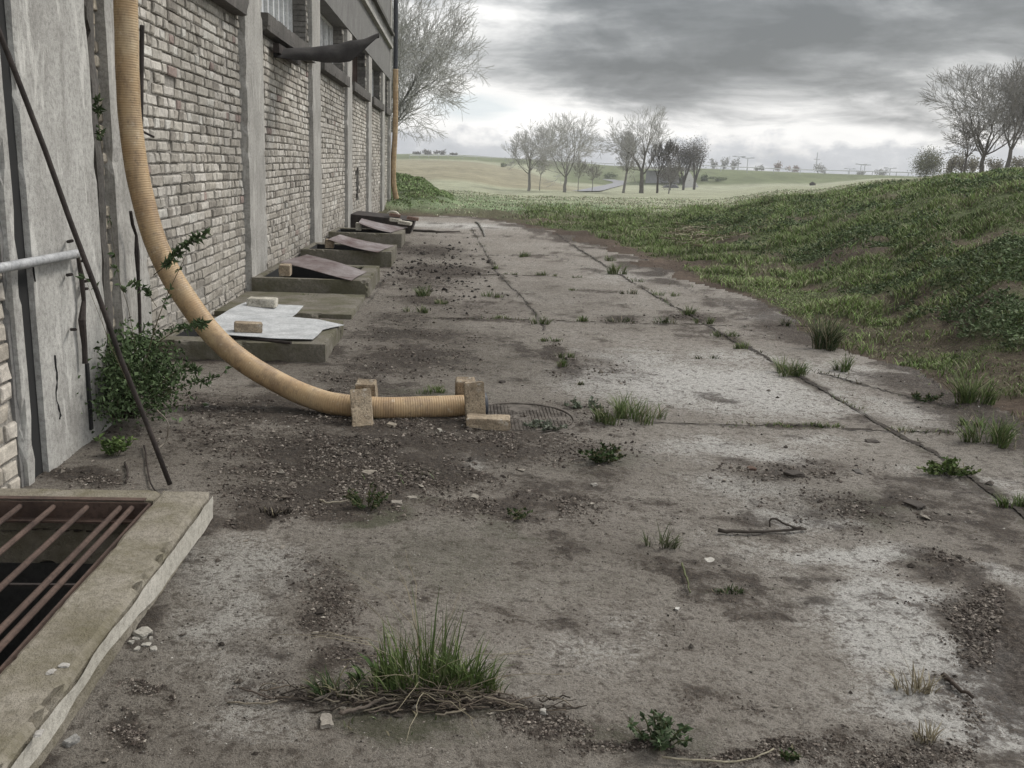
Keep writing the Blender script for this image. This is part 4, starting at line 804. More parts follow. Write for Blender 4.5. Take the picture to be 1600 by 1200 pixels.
# far pipe at the corner of the building
Yf = XE-.1
c_ = [(-2.03, Yf, 4.25), (-2.03, Yf, 3.2), (-2.0, Yf, 2.0), (-2.03, Yf, 1.0), tuple(aty(610.5, 283, Yf)), tuple(aty(612.5, 298, Yf)), tuple(aty(617, 312, Yf))]
c_ = [tuple(aty(x, y, Yf)) for x, y in ((618, 108), (618, 150), (617.5, 200), (615.5, 240), (614.5, 268), (615, 285), (617, 299), (619.5, 311))]
P2, s2 = resample(spline(c_, 20), .02); m = MB(); m.tube(P2, .085*(1+.03*np.sin(s2*60)), 14, True)
o = m.build('drain_pipe', M_pipe, None, True); tag(o, 'yellow drain pipe hanging from the far corner of the warehouse with its end bent outward', 'drain pipe'); recentre(o)

# ------------------------------------------------------------------ handrail and leaning rod
m = MB(); p0 = atx(122, 396, -1.80); p1 = atx(0, 419, -1.80); d = p1-p0; m.tube([p0, p0+d*.5, p1, p1+d*6], .021, 14); hr = m.build('handrail', M_galv, None, True); tag(hr, 'galvanised steel tube rail fixed to the broad near pillar', 'handrail'); recentre(hr)
p0 = gnd(264, 757, .02); p1 = aty(-5, 40, p0[1]+.02); p1b = p0+(p1-p0)*1.5; k = 10
pts = [p0+(p1b-p0)*i/k+np.array([random.uniform(-.008, .008), 0, 0]) for i in range(k+1)]; m = MB(); m.tube(pts, .0115, 8); o = m.build('iron_rod', M_rustdark, None, True); tag(o, 'thin dark rusty rod leaning from the pit kerb up against the near pillar', 'rod'); recentre(o)

# ------------------------------------------------------------------ manhole
gc = gnd(812, 655); mh = empty('manhole_cover', (gc[0], gc[1], 0), 'round cast iron manhole cover with checkered top beside the pipe end', 'manhole')
zmh = float(zg(gc[0], gc[1])[0])+.004; m = MB(); Rm = .31; n = 64; V = [];
prof = [(Rm+.03, -.03), (Rm+.03, .001), (Rm+.026, .005), (Rm+.006, .005), (Rm+.003, .001), (Rm+.003, -.02)]
for k in range(n):
    a_ = 2*math.pi*k/n
    for r_, z_ in prof: V.append((gc[0]+r_*math.cos(a_), gc[1]+r_*math.sin(a_), zmh+z_-.012*max(0, math.sin(-a_+.5))))
q = [(k*6+j, ((k+1) % n)*6+j, ((k+1) % n)*6+j+1, k*6+j+1) for k in range(n) for j in range(5)]; m.add(V, q); m.build('ring', M_iron, mh)
m = MB(); gx = np.linspace(-Rm, Rm, 150); X_, Y_ = np.meshgrid(gx, gx, indexing='ij'); r_ = np.hypot(X_, Y_); cell = ((np.floor(X_/.021)+np.floor(Y_/.021)) % 2); fx_ = np.abs((X_/.021) % 1-.5); fy_ = np.abs((Y_/.021) % 1-.5)
z_ = zmh-.003+.010*sst(.48, .34, np.maximum(fx_, fy_))*(r_ < Rm-.02)*np.clip(fbm(X_*9, Y_*9, 3, 4)*3.4-1.1, 0, 1); i_ = np.arange(149)[:, None]*150+np.arange(149)[None]; q = np.stack([i_, i_+150, i_+151, i_+1], -1).reshape(-1, 4)
V = np.stack([gc[0]+X_, gc[1]+Y_, z_], -1).reshape(-1, 3); kk = (r_.ravel()[q].max(1) < Rm); us_, q2 = np.unique(q[kk], return_inverse=True); m.add(V[us_], q2.reshape(-1, 4)); m.build('lid', M_iron, mh)
#@@PART3
# ------------------------------------------------------------------ loose stones, sticks, crumbs
def stone(px, py, sx, sz, c, label, flat=.6, name='stone', cat='stone', seed=0, z0=0.):
    g = gnd(px, py, z0); z = (float(zg(g[0], g[1])[0]) if z0 == 0 else z0); bm = bmesh.new(); bmesh.ops.create_icosphere(bm, subdivisions=3, radius=1)
    for v_ in bm.verts:
        p = v_.co.copy(); k = 1+.45*mn.noise(p*1.1+Vector((seed, seed*.7, 0)))+.14*mn.noise(p*3+Vector((seed, 0, 0))); 
        q = Vector((max(-.75, min(.75, p.x)), max(-.7, min(.7, p.y)), max(-.6, min(.6, p.z))))*k*1.3
        v_.co = Vector((q.x*sx, q.y*sx*.75, q.z*sz))
    me = bpy.data.meshes.new(name); bm.to_mesh(me); bm.free(); a = me.color_attributes.new('col', 'FLOAT_COLOR', 'POINT'); a.data.foreach_set('color', np.tile([*c, 1], len(me.vertices)).astype(np.float32)); me.materials.append(M_stone)
    o = bpy.data.objects.new(name, me); col.objects.link(o); o.location = (g[0], g[1], z+sz*.35); o.rotation_euler = (0, 0, seed*1.7); return tag(o, label, cat)
PC = (.27, .245, .21); DC = (.07, .06, .052)
for i, a in enumerate([(511, 1128, .022, .010, PC, 'flat pale stone left below the big foreground grass tuft'), (112, 1163, .017, .012, (.30, .29, .27), 'round grey stone at the foot of the pit kerb, bottom left'), (1240, 744, .045, .018, DC, 'dark rough lump on the concrete left of the long joint'), (1174, 733, .022, .010, (.13, .085, .065), 'small reddish stone left of the dark lump'),
      (1428, 790, .045, .010, DC, 'flat dark clod below the weed in the long joint'), (1340, 738, .028, .007, (.12, .11, .10), 'thin grey chip right of the dark lump'), (577, 742, .032, .010, (.27, .24, .20), 'pale flat chip in the dark gravel below the leaning brick'), (620, 786, .025, .008, PC, 'pale flake beside the scattered moss patch'), (612, 670, .026, .008, (.27, .235, .19), 'pale flat chip just right of the leaning brick'),
      (687, 678, .014, .012, (.33, .31, .27), 'small whitish pebble below the middle of the pipe'), (742, 776, .020, .007, PC, 'pale flake midway below the lying brick'), (928, 759, .014, .008, (.32, .30, .27), 'pale oval pebble right of the dark gravel'), (848, 1116, .008, .009, (.42, .40, .36), 'white angular chip at the right end of the foreground twigs'), (536, 1108, .010, .006, PC, 'small pale stone beside the flat stone below the foreground tuft'),
      (1112, 875, .035, .003, (.42, .40, .36), 'flat whitish lichen crust on the concrete'), (1058, 953, .009, .005, (.5, .48, .45), 'small white pebble at the corner crack'), (644, 779, .02, .007, PC, 'pale angular chip right of the moss patch'), (500, 640, .02, .012, DC, 'dark clod left of the pipe bend'), (322, 637, .022, .014, (.2, .19, .17), 'round grey pebble below the first light well'), (441, 856, .012, .006, PC, 'pale pebble on the left concrete apron'),
      (785, 598, .022, .009, DC, 'dark flat clod behind the manhole'), (1362, 690, .035, .010, DC, 'dark clod near the joint on the right slabs'), (222, 995, .028, .012, (.34, .32, .28), 'largest pale render flake fallen beside the pit kerb')]): stone(*a, seed=i*3.3+1)
for i, (px, py) in enumerate([(205, 1010), (215, 1018), (228, 1012), (236, 1002), (212, 1002), (240, 1018)]):
    o = stone(px, py, .008+.004*(i%3)/2, .004, (.36, .34, .30), 'small broken render flake fallen at the kerb beside the largest flake', seed=i+40.5); o['group'] = 'render flakes at the kerb'
for i, (px, py) in enumerate([(80, 1050), (100, 1040), (60, 1146)]): stone(px, py, .012, .003, (.42, .40, .37), ['white flake on top of the pit kerb', 'smallest white flake on top of the pit kerb', 'white flake on the near end of the pit kerb'][i], seed=60+i, z0=.132)
def stick(pts, r, label, c=(.06, .05, .042), name='stick', lift=.012, parent=None, cat='stick'):
    P = []
    for px, py, *h in pts:
        g = gnd(px, py, (h[0] if h else 0)); z = float(zg(g[0], g[1])[0]); P.append((g[0], g[1], (h[0] if h else max(z, 0)+lift)))
    P = spline(P, 5); P = P+rng.normal(0, r*.35, P.shape); m = MB(); m.tube(P, np.linspace(r, r*.6, len(P))*(1+.2*rng.random(len(P))), 7, True, c); o = m.build(name, M_bark, parent, True, True)
    if parent is None: tag(o, label, cat); recentre(o)
    return o
stick([(1122, 834), (1180, 835), (1258, 830)], .0075, 'long dark stick lying on the concrete under a bent twig', lift=.012)
stick([(1258, 829), (1235, 822, .03), (1207, 810, .045), (1202, 826)], .005, 'bent dark twig rising over the long stick', lift=.01)
stick([(1470, 1060), (1490, 1078), (1518, 1097)], .0075, 'short split stick on pale concrete at lower right', (.075, .06, .05))
stick([(225, 700), (236, 760), (262, 790)], .004, 'thin dark root beside the leaning rod', (.05, .04, .035)); stick([(196, 728), (200, 745), (198, 758)], .006, 'short dark twig behind the pit kerb', (.05, .04, .035))
stick([(245, 640, .16), (262, 662, .14), (258, 690, .03), (238, 713)], .004, 'bare pale bent twig in front of the bush', (.25, .22, .18))
stick([(500, 785), (515, 790), (560, 783)], .004, 'thin pale straw near the moss patch', (.3, .27, .21)); stick([(645, 362), (690, 364), (718, 363)], .03, 'long dark pole lying across the far end of the yard', DC)
stick([(745, 348), (752, 358), (758, 371)], .03, 'weathered plank piece at the far end of the yard', (.2, .19, .17)); stick([(1035, 1190), (1150, 1196), (1210, 1180)], .003, 'pale straw at the bottom edge', (.3, .27, .2)); stick([(490, 1100), (540, 1082), (580, 1080)], .004, 'longest twig under the left of the foreground tuft', (.14, .12, .10))
stick([(530, 1120), (560, 1113), (600, 1102)], .006, 'short thick dead twig under the foreground tuft', (.14, .115, .095)); stick([(1065, 885), (1072, 910), (1078, 932)], .004, 'short twig in the corner crack', (.11, .12, .06))
# scattered grit (nobody could count it)
def grit(name, n, sampler, size, cols, label):
    P, s = sampler(n); n = len(P); t = np.array([(1, 1, 1), (1, -1, -1), (-1, 1, -1), (-1, -1, 1)], float)/1.2
    oc = np.array([(1, 0, 0), (-1, 0, 0), (0, 1, 0), (0, -1, 0), (0, 0, 1), (0, 0, -1)], float); fo = np.array([(0, 2, 4), (2, 1, 4), (1, 3, 4), (3, 0, 4), (2, 0, 5), (1, 2, 5), (3, 1, 5), (0, 3, 5)])
    a = rng.random(n)*6.28; V = oc[None]*(.55+.75*rng.random((n, 6, 1)))*np.stack([s, s*(.5+.5*rng.random(n)), s*(.3+.4*rng.random(n))], -1)[:, None]
    V = V+rng.normal(0, .12, V.shape)*s[:, None, None]
    c, si = np.cos(a)[:, None], np.sin(a)[:, None]; V = np.stack([V[..., 0]*c-V[..., 1]*si, V[..., 0]*si+V[..., 1]*c, V[..., 2]], -1)
    z = zg(P[:, 0], P[:, 1]); V += np.stack([P[:, 0], P[:, 1], z+s*.25], -1)[:, None]
    Fc = (fo[None]+np.arange(n)[:, None, None]*6).reshape(-1, 3); C = np.array(cols)[rng.integers(0, len(cols), n)]*(.7+.6*rng.random((n, 1))); C = np.repeat(C, 6, 0)
    o = mk(name, V.reshape(-1, 3), [Fc], M_stone, None, False, C); return tag(o, label, 'grit', kind='stuff')
def samp(mask, smin, smax, pw=3., rmin=1.6, rmax=26, amin=-34, amax=34):
    def f(n):
        Pn = []; 
        r = 1/(rng.random(n*6)*(1/rmin-1/rmax)+1/rmax); a = np.radians(rng.uniform(amin, amax, n*6)); x = r*np.sin(a); y = r*np.cos(a)
        ok = (edge_d(x, y) < .5) & (x > -2.15)
        for h_ in HOLES: ok &= ~((x > h_[0]-.25) & (x < h_[1]+.25) & (y > h_[2]-.25) & (y < h_[3]+.25))
        w_ = mask(x, y); ok &= rng.random(len(x)) < w_
        x, y, r = x[ok][:n], y[ok][:n], r[ok][:n]; s = (smin+(smax-smin)*rng.random(len(x))**pw)*(1+r*.09)*np.clip(r/4.2, .62, 1); return np.stack([x, y], 1), s
    return f
dmask = lambda x, y: np.clip(patches(DIR, x, y, 40)*1.1-.15, 0, 1)*sst(.3, .55, fbm(x*5, y*5, 3, 61))
grit('dark_gravel', 120000, samp(dmask, .0018, .0095, 2.6), None, [(.05, .04, .034), (.085, .068, .057), (.12, .10, .085), (.18, .155, .13), (.24, .21, .18)], 'dark soil crumbs and fine gravel strewn over the yard')
grit('pale_grit', 16000, samp(lambda x, y: .15+.5*dmask(x, y)+.3*sst(.5, .7, fbm(x*2, y*2, 3, 67)), .0010, .0055, 6.), None, [(.33, .30, .26), (.42, .40, .36), (.25, .22, .19)], 'pale grit and chips scattered over the concrete')
grit('soil_crumbs', 16000, samp(lambda x, y: .1+.9*sst(.5, .62, fbm(x*1.3, y*1.3, 4, 69)), .0010, .0062, 5.), None, [(.045, .038, .032), (.07, .058, .05)], 'scattered dark crumbs on the bare concrete')
grit('pebbles', 900, samp(lambda x, y: .06+.9*dmask(x, y), .006, .020, 4., 1.8, 12), None, [(.10, .085, .07), (.17, .15, .125), (.26, .235, .20), (.06, .05, .042)], 'loose pebbles and rubble bits strewn over the yard')
grit('soil_clods', 420, samp(lambda x, y: np.clip(np.exp(-((x+.25)/.55)**2-((y-13.2)/2.6)**2)*1.0+.8*np.exp(-((x+.1)/.35)**2-((y-12.3)/.5)**2)+.3*np.exp(-((x+.3)/.5)**2-((y-16)/2.)**2), 0, 1), .005, .022, 3., 9, 22, -6, 5), None, [(.03, .026, .022), (.05, .042, .036)], 'heap and scatter of black soil clods near the light wells')
# ------------------------------------------------------------------ grass
def blades(base, h, wd, az, lean, colr, curl=.6):
    """vectorised: each blade a strip of 3 segments"""
    n = len(base); d = np.stack([np.cos(az), np.sin(az), np.zeros(n)], 1); s = np.stack([-np.sin(az), np.cos(az), np.zeros(n)], 1)
    tw = rng.uniform(-1, 1, n)[:, None]; s = s*np.cos(tw)+d*np.sin(tw); V = []
    for t, ww in ((0, .8), (.35, 1.), (.72, .62)):
        c = base+d*(lean*h*t**1.7)[:, None]+np.array([0, 0, 1.])*(h*(t-curl*lean*.45*t**2.4))[:, None]; V += [c-s*(wd*ww/2)[:, None], c+s*(wd*ww/2)[:, None]]
    V.append(base+d*(lean*h)[:, None]+np.array([0, 0, 1.])*(h*(1-curl*lean*.45))[:, None]); V = np.stack(V, 1)
    i = np.arange(n)[:, None]*7; q = np.concatenate([i+np.array([0, 1, 3, 2]), i+np.array([2, 3, 5, 4])]); t = i+np.array([4, 5, 6])
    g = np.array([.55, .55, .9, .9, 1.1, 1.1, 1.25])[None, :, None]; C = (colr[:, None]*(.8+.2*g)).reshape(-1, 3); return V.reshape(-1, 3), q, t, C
def gcols(n, pal):
    c = np.array(pal)[rng.integers(0, len(pal), n)]*(.7+.6*rng.random((n, 1))); return c
GREEN = [(.085, .13, .04), (.11, .155, .05), (.13, .175, .06), (.065, .10, .033), (.17, .20, .09)]
DGREEN = [(.035, .058, .022), (.045, .07, .028), (.06, .085, .035), (.13, .12, .07)]
STRAW = [(.30, .26, .18), (.22, .19, .13), (.36, .32, .23)]
def tuft(px, py, wpx, hpx, label, pal=GREEN, n=220, lean=(.2, 1.), straw=.06, name='grass_tuft', cat='grass tuft', yr=.35, bw=.0035, group=None, clump=None):
    c = on(px, py); dist = math.hypot(c[0], c[1]); k = dist/1450*1.03; rx = wpx*k/2; ry = max(rx*yr, .02); h = hpx*k
    nclump = max(3, int(wpx/9)) if clump is None else clump; cc = np.stack([rng.uniform(-.8, .8, nclump)*rx, rng.uniform(-1, 1, nclump)*ry], 1); ci = rng.integers(0, nclump, n)
    p = cc[ci]+rng.normal(0, .16, (n, 2))*np.array([min(rx, .12), min(ry, .07)]); x = c[0]+p[:, 0]; y = c[1]+p[:, 1]; hh = h*(.45+.75*rng.random(n))*(1-.45*np.abs(p[:, 0]/rx).clip(0, 1)); 
    az = np.arctan2(p[:, 1]-cc[ci][:, 1]*.6, p[:, 0]-cc[ci][:, 0]*.6)+rng.normal(0, .9, n); z = zg(x, y)-.003
    colr = gcols(n, pal); st = rng.random(n) < straw; colr[st] = gcols(int(st.sum()), STRAW)
    V, q, t, C = blades(np.stack([x, y, z], 1), hh, bw*(.6+.8*rng.random(n))*(1+dist*.05), az, rng.uniform(*lean, n), colr)
    o = mk(name, V, [q, t], M_leaf, None, False, C); tag(o, label, cat, group); return recentre(o)
# big foreground tuft
ft = on(655, 1080)
fg = empty('grass_clump', tuple(ft), 'big green grass clump with dead stalks in the foreground centre', 'grass clump')
def fgpart(name, px, py, wpx, hpx, n, pal, lean, bw, straw=.0, yr=.25):
    o = tuft(px, py, wpx, hpx, None, pal, n, lean, straw, name, None, yr, bw); o.parent = fg; o.location = Vector(o.location)-fg.location; return o
fgpart('grass_blades', 662, 1076, 150, 175, 150, GREEN, (.05, .35), .0034); fgpart('grass_blades', 650, 1078, 210, 95, 190, GREEN, (.2, .9), .0038); fgpart('grass_blades', 725, 1078, 120, 95, 270, GREEN, (.2, .9), .0036); fgpart('broad_blades', 590, 1062, 80, 58, 40, [(.06, .095, .035), (.075, .11, .04)], (.3, .9), .012, 0, .3); fgpart('broad_blades', 720, 1070, 80, 50, 40, [(.06, .095, .035), (.075, .11, .04)], (.3, .9), .010, 0, .3)
fgpart('grass_blades', 530, 1088, 80, 60, 110, DGREEN, (.2, 1.), .0035); fgpart('dead_blades', 660, 1085, 280, 45, 260, STRAW, (.5, 1.4), .0022)
m = MB()
for k in range(26):
    px, py = rng.uniform(600, 740), rng.uniform(1060, 1095); g = gnd(px, py); a_ = rng.uniform(0, 6.28); ln = rng.uniform(.10, .42) ; up_ = rng.uniform(.15, .75)
    if k < 9: a_ = rng.uniform(1.2, 3.4); ln = rng.uniform(.35, .6); up_ = rng.uniform(.5, 1.)
    t = np.linspace(0, 1, 9)[:, None]; dd = np.array([math.cos(a_), math.sin(a_), 0]); P = np.array([g[0], g[1], .01])+dd*ln*t*(.35+.65*t)*.8+np.array([0, 0, 1.])*ln*(up_*t-.55*up_*t*t)*1.0+rng.normal(0, .004, (9, 3)); m.tube(P, np.linspace(.0012, .0006, 9), 5, True, STRAW[k % 3])
m.build('dead_stalks', M_leaf, fg, True, True)
m = MB()
for k in range(130):
    px = rng.normal(670, 95); py = 1102+rng.normal(0, 9)-(px-670)*-.03; g = gnd(px, py); a_ = rng.normal(0, .45)+(math.pi if rng.random() < .5 else 0); ln = rng.uniform(.03, .15); z = float(zg(g[0], g[1])[0])
    t = np.linspace(-.5, .5, 6)[:, None]; P = np.array([g[0], g[1], z+.006+.02*rng.random()])+np.array([math.cos(a_), math.sin(a_)*.6, rng.normal(0, .12)])*ln*t+rng.normal(0, .003, (6, 3)); m.tube(P, rng.uniform(.001, .0028), 5, True, [(.10, .08, .065), (.16, .13, .10), (.22, .19, .145), (.06, .05, .04)][k % 4])
m.build('dead_litter', M_bark, fg, True, True)
# leafy plants
def leaves(m, c, dirs, ln, wd, cols, fold=.25):
    """pointed folded leaves: c (n,3) base, dirs (n,3)"""
    n = len(c); d = dirs/np.linalg.norm(dirs, axis=1)[:, None]; r_ = rng.normal(size=(n, 3)); s = np.cross(d, r_); s /= np.linalg.norm(s, axis=1)[:, None]+1e-9; nn = np.cross(s, d); ln = np.broadcast_to(ln, (n,))[:, None]; wd = np.broadcast_to(wd, (n,))[:, None]
    V = np.stack([c, c+d*ln*.45+s*wd*.5+nn*wd*fold, c+d*ln-nn*ln*.12, c+d*ln*.45-s*wd*.5+nn*wd*fold], 1).reshape(-1, 3); i = np.arange(n)[:, None]*4
    m.add(V, None, np.concatenate([i+np.array([0, 1, 2]), i+np.array([0, 2, 3])]), np.repeat(cols, 4, 0))
def weed(px, py, wpx, hpx, label, n=160, pal=GREEN, name='weed', cat='weed', leaf=.02, stems=True):
    c = on(px, py); k = math.hypot(c[0], c[1])/1450*1.03; rx = wpx*k/2; h = hpx*k; e = empty(name, tuple(c), label, cat); m = MB(); st = MB(); ns = max(6, n//14)
    for q in range(ns):
        a_ = rng.uniform(0, 6.28); rr_ = rx*rng.random()**.5; tip = np.array([c[0]+rr_*math.cos(a_), c[1]+rr_*.6*math.sin(a_), c[2]+h*(.4+.6*rng.random())*(1-.4*(rr_/rx)**2)]); b_ = np.array([c[0]+(tip[0]-c[0])*.3, c[1]+(tip[1]-c[1])*.3, c[2]-.005])
        t = np.linspace(0, 1, 5)[:, None]; P = b_+(tip-b_)*t+np.array([0, 0, h*.12])*np.sin(t*3.1); st.tube(P, .0015*(1+k*150*.3), 4, True, (.08, .09, .04)); nl = n//ns+1; tt = rng.uniform(.25, 1, nl)[:, None]; B = b_+(tip-b_)*tt; D = rng.normal(size=(nl, 3)); D[:, 2] = np.abs(D[:, 2])*.7+.1
        leaves(m, B, D, leaf*(.6+.7*rng.random(nl)), leaf*.62*(.7+.5*rng.random(nl)), gcols(nl, pal))
    st.build('stems', M_leaf, e, False, True); m.build('leaves', M_leaf, e, False, True); return e
weed(1030, 1165, 120, 62, 'low leafy green weed right of the foreground grass clump, at the bottom edge', 300, [(.07, .105, .05), (.10, .14, .075), (.16, .19, .12)], leaf=.022)
weed(175, 712, 60, 38, 'small bright green plant at the foot of the broad pillar', 170, [(.10, .15, .05), (.13, .18, .06), (.08, .12, .04)], leaf=.032)
weed(1230, 1185, 60, 22, 'low weed in the bottom crack', 70, DGREEN, leaf=.015)
weed(915, 640, 70, 18, 'greyish leafy weed at the left end of the long grass tuft', 130, [(.14, .165, .12), (.2, .22, .17)], leaf=.03)
weed(845, 672, 90, 12, 'silvery leafy weed over the near edge of the manhole', 150, [(.13, .15, .11), (.2, .21, .17)], leaf=.03)
weed(940, 722, 84, 32, 'dark low rosette weed right below the manhole', 260, DGREEN, leaf=.03)
weed(575, 795, 80, 40, 'scraggly moss and weed patch in the dark gravel', 260, DGREEN, leaf=.018)
weed(800, 812, 70, 18, 'sparse thin weed on bare soil in the middle of the yard', 70, DGREEN, leaf=.018)
weed(1480, 742, 90, 22, 'spreading weed growing in the long joint', 260, GREEN, leaf=.03)
weed(1445, 628, 70, 16, 'low weed with black clods in the right crack', 150, DGREEN, leaf=.025)
# bush at the pillar
bu = on(232, 660); be = empty('bush', tuple(bu), 'dense dark green thorny bush between the broad pillar and the hanging pipe', 'bush'); m = MB(); st = MB(); cB = atx(228, 590, -1.78)
for q in range(330):
    a_ = rng.uniform(0, 6.28); el_ = math.asin(rng.uniform(-.5, 1)); rr_ = rng.uniform(.25, 1.)**.6; c = np.array([-1.74, 5.0, .22])+np.array([math.cos(a_)*math.cos(el_)*.25, math.sin(a_)*math.cos(el_)*.40, math.sin(el_)*.28])*rr_*(.8+.35*rng.random())
    if c[2] < .03: c[2] = rng.uniform(.03, .12)
    if c[0] < -2.12: c[0] = -2.1
    if c[1] < 5.0 and c[0] < XN+.06: c[0] = XN+.07
    if q % 3 == 0:
        b_ = np.array([-1.8+rng.normal(0, .05), 5.02, .02]); t = np.linspace(0, 1, 5)[:, None]; st.tube(b_+(c-b_)*t, .0018, 4, True, (.07, .06, .035))
    nl = 13; D = rng.normal(size=(nl, 3))+np.array([.2, -.3, .3]); leaves(m, c+rng.normal(0, .045, (nl, 3)), D, .031*(.3+1.2*rng.random(nl)), .019*(.5+.9*rng.random(nl)), gcols(nl, [(.055, .085, .035), (.075, .11, .048), (.10, .14, .07), (.04, .06, .026), (.12, .165, .08), (.06, .09, .035)]))
def sprig(pts, dense=1., r=.0035):
    P = spline([aty(px, py, Y_) for px, py, Y_ in pts], 8); st.tube(P, np.linspace(r, r*.4, len(P)), 5, True, (.10, .085, .05)); n = int(len(P)*.9*dense)
    for k in range(n):
        p = P[int(len(P)*(.3+.7*rng.random()))-1]; nl = 3; D = rng.normal(size=(nl, 3))+np.array([0, 0, .4]); leaves(m, np.repeat(p[None], nl, 0), D, .042*(.6+.6*rng.random(nl)), .018, gcols(nl, [(.06, .09, .04), (.09, .125, .06)]))
sprig([(222, 590, 4.95), (240, 520, 4.95), (262, 460, 4.95), (290, 400, 4.95)], .25); sprig([(240, 430, 4.95), (262, 412, 4.93), (290, 383, 4.9), (328, 362, 4.88)], 2.2, .003); sprig([(215, 560, 4.95), (200, 480, 4.95), (185, 430, 4.95), (170, 330, 5.0)], .3, .002)
sprig([(240, 540, 4.9), (270, 520, 4.85), (300, 510, 4.8), (322, 505, 4.8)], 1.2, .003); sprig([(245, 480, 4.95), (228, 455, 4.95), (205, 440, 4.95)], .8, .002); sprig([(250, 600, 4.8), (285, 575, 4.7), (310, 580, 4.7)], 1., .002); sprig([(250, 620, 4.7), (300, 600, 4.6), (338, 592, 4.6), (355, 575, 4.6)], .5, .002); sprig([(160, 240, 5.6), (155, 200, 5.6), (152, 150, 5.6)], 1.2, .002); sprig([(230, 650, 4.7), (200, 600, 4.6), (150, 480, 4.5), (120, 395, 4.5)], .05, .0015); sprig([(240, 690, 4.6), (210, 620, 4.55), (165, 520, 4.5), (150, 440, 4.5)], .05, .0015)
st.build('stems', M_bark, be, True, True); m.build('leaves', M_leaf, be, False, True)
# tufts in cracks: (px, py, w, h, label, n, palette)
TU = [(985, 658, 125, 34, 'long low tuft of bright grass right of the manhole', 420, GREEN), (1030, 852, 52, 34, 'thin pale rosette of grass on bare concrete left of the bent twig', 70, [(.10, .12, .06), (.16, .17, .10)]), (1285, 548, 46, 50, 'tall dark upright tuft at the edge of the slabs', 420, DGREEN), (1233, 586, 56, 26, 'green tuft at the start of the wide long joint', 240, GREEN), (1322, 580, 34, 22, 'small tuft right of the wide long joint', 150, GREEN), (1515, 632, 52, 42, 'tall tuft at the grass edge on the right', 300, GREEN), (1545, 697, 66, 40, 'spiky tuft on the right slabs near the frame edge', 320, GREEN), (1588, 795, 46, 22, 'tuft in the long joint at the right frame edge', 150, GREEN),
      (1167, 547, 40, 12, 'flat tuft in the joint above the bright patch', 110, GREEN), (1133, 527, 40, 12, 'flat tuft in the joint next to the crossing', 100, GREEN), (1098, 507, 26, 14, 'small tuft at the crossing of two joints', 90, GREEN), (860, 533, 36, 9, 'upper tuft of the row below the joint crossing', 90, GREEN), (876, 560, 40, 10, 'middle tuft of the row below the joint crossing', 100, GREEN), (880, 575, 34, 12, 'lowest full tuft of the row below the joint crossing', 110, GREEN), (900, 602, 26, 8, 'tiny tuft above the manhole', 50, DGREEN), (843, 505, 32, 14, 'tuft on the crossing of long and cross joint', 110, GREEN), (913, 502, 32, 9, 'tuft on the cross joint right of the crossing', 90, GREEN), (783, 498, 46, 6, 'thin strip of grass on the cross joint left of the crossing', 90, GREEN),
      (766, 464, 38, 9, 'flat tuft alone above the cross joint', 90, GREEN), (666, 463, 40, 16, 'mossy tuft highest of three on the left', 130, GREEN), (652, 488, 42, 12, 'mossy tuft lowest of three on the left', 120, GREEN), (687, 476, 26, 8, 'mossy tuft rightmost of three on the left', 70, GREEN), (818, 402, 34, 9, 'dark tuft far up the middle of the yard', 100, GREEN), (850, 431, 44, 7, 'wide low tuft in the far middle', 100, GREEN), (781, 421, 20, 10, 'tuft at the far end of the long joint', 60, GREEN), (800, 429, 26, 5, 'low sliver of grass beside the far joint', 50, GREEN), (900, 434, 28, 5, 'faint sliver of grass in the far middle', 40, GREEN), (950, 408, 26, 9, 'far dark tuft near the mud edge', 80, GREEN), (965, 428, 42, 16, 'broad green patch near the far joint', 190, GREEN), (995, 440, 24, 7, 'small tuft below the broad green patch', 60, GREEN),
      (897, 453, 30, 5, 'low sliver of grass right of the middle joint', 40, GREEN), (985, 460, 32, 9, 'dark tuft midway to the grass edge', 90, DGREEN), (1038, 463, 62, 8, 'long sliver of grass toward the grass edge', 110, GREEN), (1035, 506, 44, 11, 'left dark tuft beside the second cross joint', 100, DGREEN), (1075, 494, 40, 14, 'tuft above the right crossing', 100, GREEN), (1103, 561, 42, 8, 'thin tuft in the pale patch', 70, DGREEN), (1218, 667, 28, 7, 'small sprout at the start of the near cross joint', 50, GREEN), (1300, 668, 90, 7, 'strip of sprouts along the near cross joint', 150, GREEN), (1410, 672, 40, 7, 'sprouts where the near cross joint meets the long joint', 60, GREEN), (1226, 511, 24, 10, 'small brown green tuft near the mud edge', 60, DGREEN), (680, 613, 56, 12, 'tuft behind the middle of the pipe', 120, GREEN), (605, 655, 46, 16, 'tuft under the pipe beside the leaning brick', 130, GREEN), (690, 650, 60, 8, 'thin grass under the pipe before its end', 90, DGREEN), (1145, 928, 66, 9, 'mossy sprouts along the corner crack', 110, DGREEN), (1520, 668, 50, 14, 'small tuft left of the spiky tuft', 90, GREEN), (1425, 570, 40, 14, 'tuft at the ragged grass edge behind the crack', 90, GREEN), (970, 503, 46, 10, 'dark tuft on dirt at the second cross joint', 100, DGREEN), (480, 470, 30, 12, 'weed at the corner of the second light well', 80, DGREEN), (500, 397, 26, 14, 'weed at the wall between the second and third light well', 80, DGREEN), (1430, 1085, 55, 40, 'dry straw tuft on the lower right concrete', 70, STRAW), (1450, 1160, 45, 30, 'dry straw wisps at the lower right bottom', 50, STRAW), (430, 805, 60, 14, 'blackish dry tuft in the burned spot', 120, [(.04, .034, .028), (.06, .05, .04)])]
for a in TU: tuft(a[0], a[1], a[2], a[3]*1.25, a[4], a[6], a[5], straw=.1 if a[6] is not STRAW else 1., yr=.3 if a[3] < 20 else .5, group='tufts in the slab joints' if a[3] < 16 else None)
